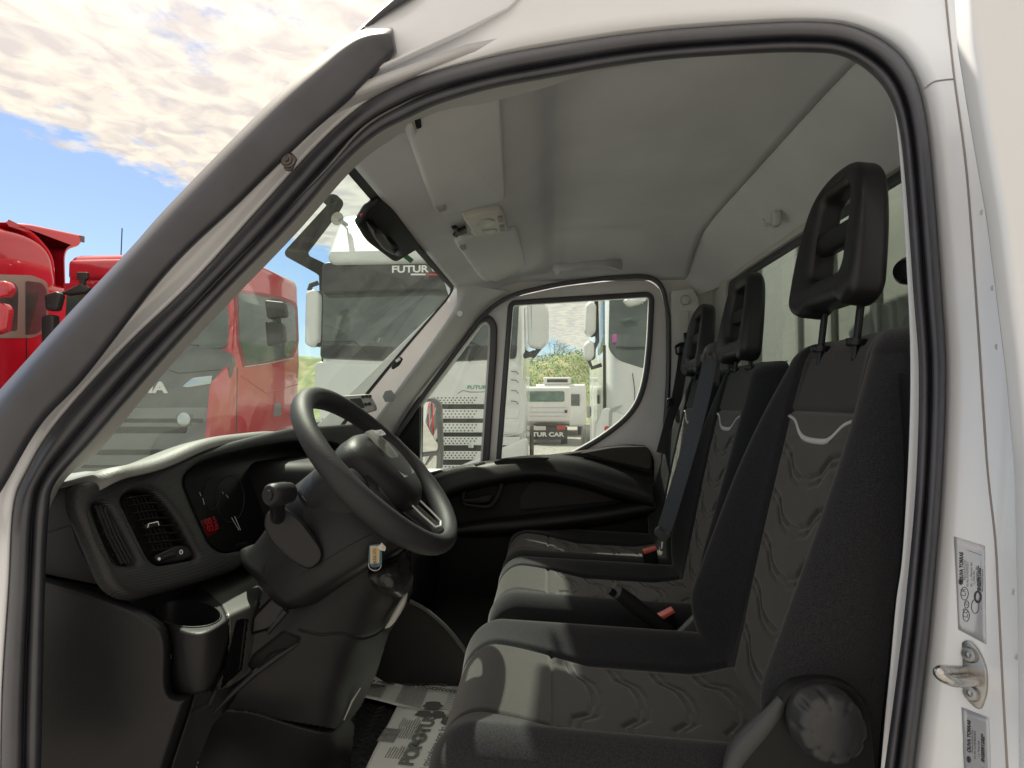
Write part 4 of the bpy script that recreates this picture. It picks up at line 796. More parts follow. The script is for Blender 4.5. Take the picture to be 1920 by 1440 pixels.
# ------------------------------------------------------------------ seats
def dist_poly(U, V, poly):
    d = np.full(U.shape, 9.)
    for (a, b), (c, e) in zip(poly[:-1], poly[1:]):
        dx, dy = c-a, e-b; L2 = dx*dx+dy*dy; t = np.clip(((U-a)*dx+(V-b)*dy)/L2, 0, 1); d = np.minimum(d, np.hypot(U-a-t*dx, V-b-t*dy))
    return d
def normals(G):
    du = np.roll(G, -1, 1)-np.roll(G, 1, 1); dv = np.gradient(G, axis=0); n = np.cross(du, dv); l = np.linalg.norm(n, axis=2, keepdims=True); return n/np.maximum(l, 1e-9)
def backrest(yc, x0, lean, ztop, zbot, w0, bol, parent, t0=.13, wave=True, rake=0):
    nf, nb, nv = 180, 34, 300
    vs = np.concatenate([np.linspace(0, 1, nv-24), np.ones(24)]); aa = np.concatenate([np.zeros(nv-24), np.linspace(0, math.pi/2*.985, 25)[1:]])
    Rt = .045; G = np.zeros((nv, nf+nb, 3)); UU = np.zeros((nv, nf+nb)); ZZ = np.zeros((nv, nf+nb)); fm = np.zeros((nv, nf+nb))
    us = np.linspace(-1, 1, nf)
    for i, (v, a) in enumerate(zip(vs, aa)):
        z = zbot+(ztop-Rt-zbot)*v+Rt*math.sin(a); sh = Rt*(1-math.cos(a)); zz = zbot+(ztop-Rt-zbot)*v
        w = w0*(1.0-.02*abs(v-.4)-.20*max(0, (v-.55)/.45)**2.0)-sh*.9; b = bol*1.06*(1-.82*v)*(.15+.85*float(ss(-.06, .26, np.array(v))))
        t = t0*(1-.28*v)
        xc = x0+lean*(z-zbot)+rake*v*v+.006*math.cos(v*math.pi*1.3)
        r = .05; au = np.abs(us); f = -b*ss(.50, .86, au); k = np.clip((au-(1-r/w))/(r/w), 0, 1); f = f+r*1.2*(1-np.sqrt(np.clip(1-k*k, 0, 1)))
        x = xc+f+sh*.8; G[i, :nf, 0] = x; G[i, :nf, 1] = yc+us*w; G[i, :nf, 2] = Z(z); UU[i, :nf] = us*w; ZZ[i, :nf] = z; fm[i, :nf] = 1
        th = np.linspace(0, math.pi, nb+2)[1:-1]; sx = xc+t-sh*.8
        G[i, nf:, 1] = yc+np.sign(np.cos(th))*np.abs(np.cos(th))**.35*w; xe = x[-1]; G[i, nf:, 0] = xe+(sx-xe)*np.sin(th)**.45; G[i, nf:, 2] = Z(z); UU[i, nf:] = 9; ZZ[i, nf:] = z
    d = np.zeros(UU.shape); pw = w0*.52
    g = lambda poly, dep, wd: -dep*np.exp(-(dist_poly(UU, ZZ, poly)/wd)**2)
    zs = ztop-.135
    for s in (-1, 1): d += g([(s*pw*.92, zbot), (s*pw, zbot+.2), (s*pw, zs), (s*pw*.96, ztop)], .008, .0055)
    d += g([(-pw, zs), (pw, zs)], .006, .004)
    inn = ss(pw*.97, pw*.80, np.abs(UU))
    if wave:
        z = zs-.10
        while z > zbot+.06:
            for dz in (0, .015):
                zz = z-dz; d += inn*g([(-pw, zz+.035), (-pw*.62, zz+.022), (-pw*.42, zz-.008), (-pw*.15, zz-.018), (pw*.15, zz-.018), (pw*.42, zz-.008), (pw*.62, zz+.022), (pw, zz+.035)], .0045 if dz == 0 else .0030, .0042)
            z -= .088
        d += ss(pw*.9, pw*.5, np.abs(UU))*.0010*np.cos((ZZ-zs)*2*math.pi/.088)*(ZZ < zs-.05)
    G0 = G; n = normals(G); cen = G.mean(axis=1, keepdims=True); sgn = np.sign(((G-cen)*n).sum(axis=2).mean()); G = G+n*sgn*(d*fm)[:, :, None]
    def mi(nv_, nu_):
        m = (np.abs(UU[:-1, :]) < pw)*(ZZ[:-1, :] < zs); return m.astype(int).reshape(-1)
    o = grid('backrest', G, None, parent, closedU=True, cap=True, mi=mi, mats=[FABRIC, FABRIC2])
    # silver bat-shaped badge
    def surf(u, z):
        f = np.interp(z, ZZ[:nv-25, 0], np.arange(nv-25)); i = int(f); w = f-i
        xx = [np.interp(u, UU[k, :nf], G0[k, :nf, 0]) for k in (i, i+1)]; return Vector((xx[0]*(1-w)+xx[1]*w, yc+u, Z(z)))
    zb = zs-.016; path = cat([(-pw*.98, zb+.004), (-pw*.72, zb-.006), (-pw*.48, zb-.028), (-pw*.28, zb-.036), (pw*.22, zb-.036), (pw*.48, zb-.027), (pw*.74, zb-.005), (pw*.98, zb+.004)], 8); GG = []
    for i, (u, z) in enumerate(path):
        e = .35+.65*math.sin(math.pi*min(1, max(0.02, i/(len(path)-1)))); h = .0055*e+.0015
        GG.append([tuple(surf(u, z+q*h)+Vector((.0015-.0035*(1-q*q), 0, 0))) for q in (-1, -.4, .4, 1)])
    grid('seat_badge', np.array(GG), SILVER, parent, thick=.001)
    return o
def cushion(yc, x0, x1, w0, zb, bol, hgt, name='seat', parent=None, fs=.19):
    """x0 front, x1 back; zb = height of bolsters; returns the seat part"""
    nt, nbm, ns = 170, 30, 270; G = np.zeros((ns, nt+nbm, 3)); UU = np.full((ns, nt+nbm), 9.); XX = np.zeros((ns, nt+nbm)); fm = np.zeros((ns, nt+nbm)); us = np.linspace(-1, 1, nt)
    for i, s in enumerate(np.linspace(0, 1, ns)):
        # front nose: first part of the run wraps down around a radius
        a = max(0, 1-s/.22); rn = .085
        x = x0+ (x1-x0)*s if s > .22 else None
        xs = x0+rn+(x1-x0-rn)*((s-.22)/.78) if s >= .22 else x0+rn-rn*math.sin(a*math.pi/2*1.0)
        dz = 0 if s >= .22 else -rn*1.1*(1-math.cos(a*math.pi/2*1.0))
        w = w0*(1-.10*a**2+.02*s); b = bol*(.55+.45*ss(.0, .5, np.array(s)))*(1-.5*ss(.8, 1, np.array(s)))
        slope = -.028*s
        r = .05; au = np.abs(us); f = -b*(1-ss(.48, .85, au)); k = np.clip((au-(1-r/w))/(r/w), 0, 1); f = f-r*(1-np.sqrt(np.clip(1-k*k, 0, 1)))-.008*(1-au**2)*0
        z = zb+dz+f+slope+.018*math.sin(math.pi*min(1, s/.5))*(1-ss(.5, .8, au)); G[i, :nt, 0] = xs; G[i, :nt, 1] = yc+us*w; G[i, :nt, 2] = Z(z); UU[i, :nt] = us*w; XX[i, :] = xs+ (dz*1.0 if s < .22 else 0); fm[i, :nt] = 1
        th = np.linspace(0, math.pi, nbm+2)[1:-1]; ze = z[-1]; zb2 = min(ze-.01, zb-hgt); 
        G[i, nt:, 0] = xs; G[i, nt:, 1] = yc+np.sign(np.cos(th))*np.abs(np.cos(th))**.3*w*.99; G[i, nt:, 2] = Z(ze+(zb2-ze)*np.sin(th)**.5)
    d = np.zeros(UU.shape); pw = w0*.54; g = lambda poly, dep, wd: -dep*np.exp(-(dist_poly(UU, XX, poly)/wd)**2)
    for s in (-1, 1): d += g([(s*pw*.96, x0-.1), (s*pw, x0+.1), (s*pw, x1)], .008, .0055)
    d += g([(-pw, x0+fs), (pw, x0+fs)], .006, .004); inn = ss(pw*.97, pw*.80, np.abs(UU))
    x = x0+fs+.055
    while x < x1-.03:
        for dx in (0, .016):
            q = x+dx; d += inn*g([(-pw, q-.030), (-pw*.62, q-.020), (-pw*.42, q+.008), (-pw*.15, q+.016), (pw*.15, q+.016), (pw*.42, q+.008), (pw*.62, q-.020), (pw, q-.030)], .0045 if dx == 0 else .0028, .0042)
        x += .084
    n = normals(G); cen = G.mean(axis=1, keepdims=True); sgn = np.sign(((G-cen)*n)[:, :nt].sum()); G = G+n*sgn*(d*fm)[:, :, None]
    def mi(a_, b_): return ((np.abs(UU[:-1, :]) < pw)).astype(int).reshape(-1)
    return grid(name, G, None, parent, closedU=True, cap=True, mi=mi, mats=[FABRIC, FABRIC2])
def headrest(yc, xb, zb, parent, hgt=.268, w=.125, tilt=.13, post=.05):
    c = .0
    out = fil([(-w, .02, .03), (-w*.96, .13, .08), (-w*.74, hgt-.035, .07), (-w*.30, hgt, .06), (w*.30, hgt, .06), (w*.74, hgt-.035, .07), (w*.96, .13, .08), (w, .02, .03), (w*.60, .0, .02), (w*.42, .016, .010), (-w*.42, .016, .010), (-w*.60, .0, .02)], .02, 8)
    h1 = fil([(-.050, .080), (.050, .080), (.052, .122), (-.052, .122)], .018, 6); h2 = fil([(-.050, .158), (.050, .158), (.040, .212), (-.040, .212)], .018, 6)
    u = Vector((0, -1, 0)); v = Vector((tilt, 0, 1)).normalized(); org = Vector((xb, yc, Z(zb)))
    whole = fil([(-.062, .068), (.062, .068), (.062, .16), (.050, .224), (-.050, .224), (-.062, .16)], .022, 6)
    hr = flat('headrest', out, [whole], org, u, v, .062, .018, HEADREST, None, 60, 6)
    n = u.cross(v)
    # curve the pad: centre further back than the sides, thinner at the top
    for vtx in hr.data.vertices:
        q = vtx.co-org; a = q.dot(u); b = q.dot(v); dpt = q.dot(n)
        q2 = u*a+v*b+n*((dpt+.028)*(1-.2*(b/hgt))-.028-.014*math.cos(a/w*1.4)+.01); vtx.co = org+q2
    bar = flat('b', fil([(-.075, .122), (.075, .122), (.072, .166), (-.072, .166)], .004), [], org-n*.016, u, v, .032, .014, HEADREST, None, 60, 5)
    back = None
    o = join('headrest', [hr, bar], parent); 
    for s in (-1, 1):
        a = org+u*(s*.062)+v*.03-n*.046; b = a-v*(.03+post+.03); tube('headrest_post', [a, b], .0062, GLOSSBLK, parent, seg=14)
        cpt = a-v*(.03+post); lathe('post_guide', [(.016, -.006), (.018, 0), (.017, .005), (.008, .006)], cpt, v, GLOSSBLK, parent, 20)
    return o
# driver seat
s1 = cushion(1.035, -.185, .40, .235, -.475, .055, .13, 'driver_seat', cab)
s1['label'] = 'driver seat nearest the open doorway with the recliner knob'
backrest(1.035, .350, .265, .115, -.56, .235, .105, s1)
headrest(1.035, .480, .158, s1, post=.055)
b1 = cushion(1.65, -.165, .44, .205, -.50, .040, .15, 'passenger_seat', cab, .16)
backrest(1.65, .395, .25, .105, -.56, .205, .055, b1)
headrest(1.65, .515, .108, b1, post=.012)
b2 = cushion(2.07, -.165, .44, .205, -.50, .040, .15, 'passenger_seat', cab, .16)
backrest(2.07, .395, .25, .105, -.56, .205, .055, b2)
headrest(2.07, .505, .088, b2, post=.0)
# driver seat side shield and recliner knob
sh = pix('side_shield', fil([(1350, 1500, 5), (1385, 1430, 20), (1445, 1345, 20), (1478, 1298, 30), (1516, 1279, 30), (1560, 1274, 30), (1606, 1290, 30), (1636, 1335, 30), (1650, 1500, 5)], 20), [], YP(.785), .03, .008, PLASTIC2, s1, 60, 5)
band('shield_rim', [(1352, 1470, 1372, 1480, .785), (1358, 1438, 1384, 1446, .785), (1374, 1400, 1400, 1420, .785), (1410, 1360, 1434, 1380, .785), (1443, 1324, 1462, 1342, .785), (1458, 1306, 1472, 1320, .787)], [(-.3, -.05), (0, -.004), (.5, .0), (1.1, .002), (1.15, -.01)], mat('shield_grey', (.045, .048, .05), .5), s1)
kc = P(1545, 1352, .768); fl = lambda th, r, h: 1-.075*max(0, math.cos(9*th))**2*(1 if .0305 < r < .062 and h > .005 else 0)
lathe('recliner_knob', [(.046, -.01), (.0465, .0), (.046, .004), (.045, .007), (.0435, .018), (.041, .024), (.036, .027), (.032, .0265), (.030, .028), (.018, .029), (0, .0295)], kc, (0.06, -1, .05), mat('knob_plastic', (.030, .031, .035), .42, bump=('noise', 500, .2, .0005)), s1, 144, fl)
bpy.data.objects['recliner_knob'].data.set_sharp_from_angle(angle=R(179))
# piping along the cushion side
# ------------------------------------------------------------------ handbrake, buckles, belts
hb = [tube('h', [P(1290, 1215, 1.34), P(1235, 1170, 1.34), P(1190, 1135, 1.335), P(1158, 1110, 1.33)], [.014, .0165, .018, .0165], PLASTIC2, seg=20), tube('h', [P(1160, 1112, 1.33), P(1148, 1103, 1.33)], [.0165, .0175], GREYPL, seg=20), tube('h', [P(1152, 1113, 1.315), P(1142, 1106, 1.31)], .0085, GLOSSBLK, seg=14)]
join('handbrake', hb, cab)
box('handbrake_base', (.14, 1.29, Z(FZ)), (.42, 1.40, Z(-.62)), PLASTIC2, cab, .02)
def buckle(c, u, nrm):
    c = Vector(c); u = Vector(u).normalized(); v = Vector((0, 0, 1)); b = flat('buckle', fil([(-.024, -.07), (.024, -.07), (.026, .0), (-.026, .0)], .006), [], c, u, (v+u*.35).normalized()*1, .022, .005, GLOSSBLK, cab)
    flat('buckle_button', fil([(-.022, -.014), (.022, -.014), (.022, .002), (-.022, .002)], .003), [], c+Vector((0, -.003, 0)), u, (v+u*.35), .02, .003, REDPL, b)
    return b
def buckle_px(body, btn, Y):
    b = pix('buckle', body, [], YP(Y), .03, .006, GLOSSBLK, cab); pix('buckle_button', btn, [], YP(Y-.004), .026, .003, REDPL, b); return b
buckle_px(fil([(1228, 1160, 4), (1262, 1145, 4), (1275, 1185, 4), (1245, 1215, 4)], 4), fil([(1231, 1160), (1262, 1143), (1267, 1149), (1236, 1168)], 2), 1.40)
buckle_px(fil([(1205, 1036, 3), (1232, 1028, 3), (1236, 1060, 3), (1210, 1062, 3)], 3), fil([(1206, 1033), (1231, 1026), (1233, 1032), (1208, 1040)], 1.5), 1.84)
pix('buckle_stalk', fil([(1265, 1195, 3), (1310, 1150, 3), (1322, 1200, 5), (1315, 1215, 5), (1270, 1206, 3)], 4), [], YP(1.30), .02, .004, GREYPL, cab)
def strap(name, pts, w, m, parent, N=(0, -1, 0), th=.0012):
    Pn = cat([tuple(P(a, b, Y)) for a, b, Y in pts], 8); n = len(Pn)
    return tube(name, Pn, 1, m, parent, prof=[(-w/2, -th), (w/2, -th), (w/2, th), (-w/2, th)], N=N)
belt = strap('seat_belt', [(1332, 672, 1.80), (1318, 740, 1.79), (1300, 810, 1.78), (1280, 880, 1.77), (1262, 940, 1.78), (1243, 1000, 1.80)], .044, BELT, cab, N=(-.35, -1, 0))
pix('belt_tongue', fil([(1228, 992, 3), (1238, 986, 3), (1240, 994, 2), (1250, 1000, 2), (1256, 996, 2), (1259, 1004, 3), (1250, 1014, 3), (1246, 1034, 3), (1238, 1034, 3), (1238, 1012, 3), (1227, 1002, 3)], 2), [fil([(1240, 1016), (1244, 1016), (1242, 1030), (1240, 1030)], 1)], YP(1.785), .008, .003, GREYPL, belt)
bh = [pix('g', fil([(1322, 668, 4), (1324, 652, 8), (1335, 642, 10), (1350, 640, 6), (1352, 668, 4), (1350, 725, 4), (1328, 722, 4), (1330, 680, 3)], 5), [fil([(1325, 666), (1336, 664), (1336, 672), (1326, 674)], 2)], YP(1.80), .04, .010, mat('belt_guide', (.11, .11, .11), .4))]
join('belt_guide', bh, cab)
bd = strap('seat_belt', [(1284, 648, 2.26), (1277, 700, 2.26), (1268, 750, 2.25), (1256, 790, 2.24), (1240, 850, 2.22)], .040, BELTD, cab)
pix('belt_loop', fil([(1265, 648, 4), (1275, 642, 4), (1290, 640, 4), (1292, 666, 4), (1268, 666, 5)], 4), [fil([(1269, 652), (1278, 648), (1280, 660), (1271, 662)], 2)], YP(2.25), .012, .004, GLOSSBLK, bd)
pix('belt_adjuster', fil([(1282, 624), (1293, 623), (1294, 638), (1284, 640)], 2), [], YP(2.25), .012, .003, GLOSSBLK, bd)
pix('belt_stop', fil([(1250, 748), (1262, 744), (1264, 758), (1252, 762)], 3), [], YP(2.225), .02, .005, GLOSSBLK, bd)
# driver belt beside the near pillar
bn = strap('seat_belt', [(1700, 650, .86), (1694, 760, .85), (1690, 900, .84), (1684, 1100, .83), (1664, 1300, .82), (1645, 1480, .81)], .030, BELTD, cab, N=(-1, -.3, 0))
pix('belt_stop', fil([(1662, 820, 5), (1670, 808, 5), (1694, 806, 4), (1696, 830, 4), (1672, 832, 6)], 5), [], YP(.86), .02, .006, GLOSSBLK, bn)
lathe('belt_pivot', [(0, .02), (.016, .019), (.022, .01), (.022, -.02)], P(1708, 508, .92), (-1, -.4, 0), GLOSSBLK, bn, 24)

pix('corner_panel', fil([(1812, -120), (1822, 60), (1845, 200), (1880, 400), (1918, 700), (1935, 900), (1942, 1200), (1945, 1500), (1945, 2500), (2400, 2500), (2400, -320), (1806, -320)], 30), [], (P(1880, 500, .592), Vector((-.10, -1, 0))), .03, .008, PAINT, cab)
# ------------------------------------------------------------------ striker, stickers on the jamb
def yb(a, b): return ybody(a, b, 0)
def jamb_plane(a, b, lift=.001, r=25):
    pts = [onside(a+i, b+j)[0] for i, j in ((0, 0), (r, 0), (-r, 0), (0, r), (0, -r))]; n = (pts[1]-pts[2]).cross(pts[3]-pts[4]).normalized()
    if n.y > 0: n = -n
    return (pts[0]+n*lift, n)
JP = jamb_plane(1826, 1262, .005); JN = JP[1]
st = pix('striker_plate', fil([(1802, 1204, 5), (1812, 1199, 6), (1830, 1212, 20), (1850, 1252, 20), (1850, 1300, 16), (1838, 1330, 10), (1828, 1328, 8), (1806, 1306, 8)], 6), [], JP, .005, .0015, STEEL, cab)
for (a, b) in ((1819, 1228), (1822, 1300)):
    lathe('striker_screw', [(.0085, 0), (.0085, .002), (.007, .004), (.0035, .0042), (.003, .0015), (0, .001)], hit(a, b, *JP), tuple(JN), STEEL, st, 24)
lp = [hit(1812, 1258, *JP), hit(1812, 1258, *JP)+JN*.030+Vector((-.012, 0, 0)), hit(1835, 1277, *JP)+JN*.036+Vector((-.028, 0, 0)), hit(1836, 1276, *JP)]
lp = [hit(1808, 1258, *JP), P(1768, 1257, JP[0].y-.025), P(1762, 1265, JP[0].y-.030), P(1788, 1278, JP[0].y-.028), hit(1832, 1277, *JP)]
tube('striker_loop', [tuple(x) for x in cat([tuple(x) for x in lp], 6)], .0055, mat('worn_steel', (.55, .54, .52), .28, metal=1, var=.2, vscale=90), st, seg=14)
def topix(w): c = CM.transposed() @ (Vector(w)-Vector((0, 0, CZ))); return 960-c.x/c.z*F, 720+c.y/c.z*F
def drape(o, lift):
    for v in o.data.vertices:
        h, n = onside(*topix(v.co)); v.co = h+n*lift
    return o
def sticker(c, label):
    """c = corners of the label on the photo: top left, top right, bottom right, bottom left"""
    G = []
    for i in range(13):
        v = i/12; row = []
        for j in range(9):
            u = j/8; x = (c[0][0]*(1-u)+c[1][0]*u)*(1-v)+(c[3][0]*(1-u)+c[2][0]*u)*v; y = (c[0][1]*(1-u)+c[1][1]*u)*(1-v)+(c[3][1]*(1-u)+c[2][1]*u)*v
            h, n = onside(x, y); row.append(tuple(h+n*.0006))
        G.append(row)
    s = grid('type_label', np.array(G), LABEL, cab, thick=.0003); PLN = jamb_plane((c[0][0]+c[1][0])/2, (c[0][1]+c[2][1])/2, .002); n = PLN[1]
    up = Vector((0, 0, 1)); up = (up-n*up.dot(n)).normalized(); rt = up.cross(n).normalized()
    def T(t, a, b, sz, **k):
        d = hit(a, b-30, *PLN)-hit(a, b, *PLN); return drape(text('label_print', t, hit(a, b, *PLN), d, n.cross(d), sz, LINK, s, 0, **k), .0012)
    def ring(cx, cy, rx, ry, w=.0004): return tube('label_print', [onside(cx+rx*math.cos(a), cy+ry*math.sin(a))[0]+n*.001 for a in np.linspace(0, 2*math.pi, 30, endpoint=False)], w, LINK, s, seg=5, closed=True)
    return s, T, ring
s_, T, ring = sticker([(1789, 1006), (1847, 1024), (1850, 1208), (1797, 1180)], 0)
T('OLIVA TORRAS', 1806, 1090, .0048, bold=.0003); T('Mount & Drive Kits', 1811, 1088, .0029); T('Kit No. 0154020052012', 1816, 1100, .0029)
T('A/c.  1 x  Alternator Belt', 1823, 1100, .0027); T('1 x  Pulley Belt', 1828, 1098, .0027); T('1 x  Compressor Belt', 1833, 1102, .0027); T('SN2039/12/028', 1840, 1108, .0044, bold=.0003); T('www.olivatorras.com', 1845, 1110, .0029)
ring(1802, 1091, 2.2, 4, .0012); ring(1809, 1113, 7, 12); ring(1813, 1133, 4, 7); ring(1812, 1154, 6, 11); ring(1834, 1119, 5.5, 10, .0012); ring(1829, 1137, 7, 13)
T('CR', 1811, 1119, .0068); T('CO', 1815, 1159, .0068); T('AT', 1815, 1136, .0035)
for k in range(4): tube('label_rule', [onside(1792+.15*k, 1024+.5*k)[0], onside(1846, 1043)[0]], .0002, LINK, s_, seg=4) if k == 0 else None
s2_, T, ring = sticker([(1803, 1326), (1855, 1346), (1862, 1530), (1812, 1510)], 0)
T('OLIVA TORRAS', 1821, 1412, .0048, bold=.0003); T('Mount & Drive Kits', 1826, 1412, .0029); T('Kit No. 0154020052012', 1831, 1424, .0029); T('1 x  Pulley Belt', 1838, 1420, .0027); T('SN2039/12/028', 1847, 1430, .0044, bold=.0003); ring(1818, 1424, 2.2, 4, .0012)

# ------------------------------------------------------------------ key with tag
ky = thing('key_with_tag', 'small key with tan plastic number tag and ring hanging below the steering wheel', 'key')
pix('key_tag', fil([(692, 1022, 3), (716, 1020, 3), (716, 1058, 5), (710, 1064, 5), (696, 1064, 5), (690, 1056, 5)], 3), [], YP(.93), .003, .001, TAGB, ky)
pix('tag_card', fil([(694, 1024), (712, 1023), (711, 1056), (694, 1057)], 1), [], YP(.9295), .003, .0005, TAGC, ky)
text('tag_number', 'GC959VD', P(699, 1028, .926), (0, 0, -1), (1, 0, 0), .0085, LINK, ky, .0002)
tube('key_ring', [P(703+12*math.cos(a), 1058+12*math.sin(a), .935) for a in np.linspace(-.2, math.pi+.2, 16)], .0009, STEEL, ky, seg=8)
pix('key_blade', fil([(706, 1026), (716, 1018), (724, 1026), (722, 1034), (712, 1032)], 2), [], YP(.927), .003, .0008, STEEL, ky)

# ------------------------------------------------------------------ newspaper and rubber mat on the floor
def zplate(name, outer, z, th, m, parent=None, bv=.0005):
    c2 = [((PZ(a, b, Z(z))).x, (PZ(a, b, Z(z))).y) for a, b in outer]
    return flat(name, c2, [], (0, 0, Z(z)), (1, 0, 0), (0, 1, 0), th, bv, m, parent)
fm = zplate('floor_mat', fil([(420, 1500, 10), (560, 1400, 30), (640, 1320, 20), (672, 1310, 10), (760, 1335, 10), (760, 1500, 5)], 10), FZ+.012, .012, MATRUB, None, .003); tag(fm, 'black ribbed rubber floor mat under the newspaper', 'floor mat')
def ribs():
    bm = bmesh.new(); c0 = PZ(690, 1400, Z(FZ)); dx = PZ(740, 1420, Z(FZ))-c0
    objs = []
    for i in range(-9, 10):
        for j in range(-12, 16):
            c = PZ(650, 1400, Z(FZ+.0125))+Vector((i*.030, j*.019+ (i % 2)*.009, 0)); a = .7 if i % 2 else -.7; d = Vector((math.cos(a), math.sin(a), 0))*.012
            s = d.cross(Vector((0, 0, 1))).normalized()*.0022; up = Vector((0, 0, .0035)); vs = [c-d-s, c+d-s, c+d+s, c-d+s, c-d*.8-s*.3+up, c+d*.8-s*.3+up, c+d*.8+s*.3+up, c-d*.8+s*.3+up]; v = [bm.verts.new(p) for p in vs]
            for f in ((0, 1, 5, 4), (1, 2, 6, 5), (2, 3, 7, 6), (3, 0, 4, 7), (4, 5, 6, 7)): bm.faces.new([v[k] for k in f])
    # keep ribs that fall on the mat
    ok = []
    import mathutils
    poly = [PZ(a, b, Z(FZ)) for a, b in ((600, 1440), (655, 1335), (680, 1322), (750, 1342), (750, 1490), (560, 1490))]
    def inside(p):
        c = False; n = len(poly)
        for i in range(n):
            a, b = poly[i], poly[i-1]
            if (a.y > p.y) != (b.y > p.y) and p.x < (b.x-a.x)*(p.y-a.y)/(b.y-a.y)+a.x: c = not c
        return c
    dead = [v for v in bm.verts if not inside(v.co)]
    bmesh.ops.delete(bm, geom=dead, context='VERTS')
    return bmobj('tread_pattern', bm, MATRUB, fm, False, None)
ribs()
text('mat_lettering', 'DAILY', PZ(640, 1470, Z(FZ+.0125)), (.25, 1, 0), (-1, .25, 0), .075, MATRUB, fm, .002)
def news():
    # two sheets with gentle waves; printed matter sits 1 mm above the paper
    def sheet(name, corners, nu, nv, wave, z0):
        q = [PZ(a, b, Z(z0)) for a, b in corners]; G = []
        for i in range(nv+1):
            row = []
            for j in range(nu+1):
                u, v = j/nu, i/nv; p = (q[0]*(1-u)+q[1]*u)*(1-v)+(q[3]*(1-u)+q[2]*u)*v; p.z += wave(u, v); row.append(tuple(p))
            G.append(row)
        return q, np.array(G)
    wv = lambda u, v: .004+.012*math.exp(-((u-.36)/.07)**2)*(1-v*.5)+.003*math.sin(9*u+4*v)+.002*math.sin(14*v)
    n1 = thing('newspaper', 'open grey newsprint sheet lying beyond the front page on the cab floor', 'newspaper')
    q, G = sheet('s', [(560, 1295+20), (700, 1362), (1010, 1290), (690, 1212)][::1], 30, 20, lambda u, v: .006+.003*math.sin(9*u+4*v), FZ+.02)
    q = [PZ(a, b, Z(FZ+.02)) for a, b in ((655, 1305), (900, 1362), (930, 1262), (700, 1232))]
    def pt(u, v, h=0):
        p = (q[0]*(1-u)+q[1]*u)*(1-v)+(q[3]*(1-u)+q[2]*u)*v; p = p.copy(); p.z += .004+.014*math.exp(-((u-.30-.0*v)/.055)**2)*v+.002*math.sin(8*u+5*v)+h; return tuple(p)
    grid('sheet', np.array([[pt(j/40, i/20) for j in range(41)] for i in range(21)]), PAPER, n1, thick=.0006)
    def patch(u0, v0, u1, v1, m, h=.0022, nm='printed_picture'): return grid(nm, np.array([[pt(u0+(u1-u0)*j/8, v0+(v1-v0)*i/4, h) for j in range(9)] for i in range(5)]), m, n1)
    patch(.05, .60, .24, .88, INK2); patch(.37, .58, .66, .93, INK2); 
    for k in range(12): patch(.03, .05+k*.022, .25, .058+k*.022, INK2, .002, 'print_line')
    for k in range(18): patch(.36, .05+k*.020, .56, .057+k*.020, INK2, .002, 'print_line'); patch(.72, .10+k*.03, .86, .107+k*.03, INK2, .002, 'print_line')
    U = (Vector(pt(.6, .5))-Vector(pt(.4, .5))).normalized(); V = Vector((0, 0, 1)).cross(U)
    for t, u, v, s in (('Parigi lotta', .36, .47, .026), ('coi mozziconi', .36, .38, .026), ('che la mancia', .02, .30, .018), ('sia digitale', .02, .22, .018), ('pochette', .05, .90, .020)):
        text('headline', t, Vector(pt(u, v, .004)), U, V, s, INK, n1, .0002, bold=.0004, wide=1.1)
    n2 = thing('newspaper', 'newspaper front page with large POPOTUS title lying against the driver seat', 'newspaper')
    w = [PZ(a, b, Z(FZ+.024)) for a, b in ((650, 1520), (930, 1520), (880, 1330), (752, 1322))]
    w = [PZ(680, 1455, Z(FZ+.024)), PZ(950, 1520, Z(FZ+.024)), PZ(930, 1360, Z(FZ+.024)), PZ(745, 1325, Z(FZ+.024))]
    def pn(u, v, h=0):
        p = (w[0]*(1-u)+w[1]*u)*(1-v)+(w[3]*(1-u)+w[2]*u)*v; p = p.copy(); p.z += .004+.0015*math.sin(7*u+5*v)+h; return tuple(p)
    grid('sheet', np.array([[pn(j/30, i/20) for j in range(31)] for i in range(21)]), PAPER, n2, thick=.0006)
    # title runs up the page as seen from the door
    a = PZ(755, 1428, Z(FZ+.030)); b = PZ(800, 1345, Z(FZ+.030)); U = (b-a).normalized(); V = Vector((0, 0, 1)).cross(U); Ln = (b-a).length
    text('title', 'POPOTUS', PZ(772, 1436, Z(FZ+.030)), U, V, Ln/3.9, mat('title_ink', (.20, .21, .20), .9), n2, .0002, bold=.0022)
    text('headline', 'Il tricolore non lo sfoggio', PZ(798, 1446, Z(FZ+.030)), U, V, Ln/7.6, INK, n2, .0002)
    text('headline', 'Avvenire', PZ(783, 1402, Z(FZ+.030)), U, V, Ln/9, INK, n2, .0002)
    for k in range(8):
        for (x0, y0, l) in ((738, 1382, .05), (722, 1420, .045), (748, 1362, .04)):
            s = PZ(x0, y0, Z(FZ+.0305))+V*(-.006*k); tube('print_line', [s, s+U*l*(.7+.3*random.random())], .0011, INK2, n2, seg=4)
    c = PZ(738, 1392, Z(FZ+.0302)); flat('printed_picture', [(0, 0), (.05, 0), (.05, .04), (0, .04)], [], c, U, V, .0004, .0001, INK2, n2)
    # little insect-like printed drawing, simplified to blots
    for (x, y, rx, ry) in ((812, 1322, 18, 7), (795, 1338, 16, 6), (822, 1340, 14, 7), (836, 1352, 9, 8)):
        pp = [PZ(x+rx*math.cos(t)*(1+.2*math.sin(5*t)), y+ry*math.sin(t), Z(FZ+.0305)) for t in np.linspace(0, 2*math.pi, 18, endpoint=False)]
        flat('printed_drawing', [(p.x, p.y) for p in pp], [], (0, 0, Z(FZ+.0305)), (1, 0, 0), (0, 1, 0), .0004, .0001, INK, n2)
news()

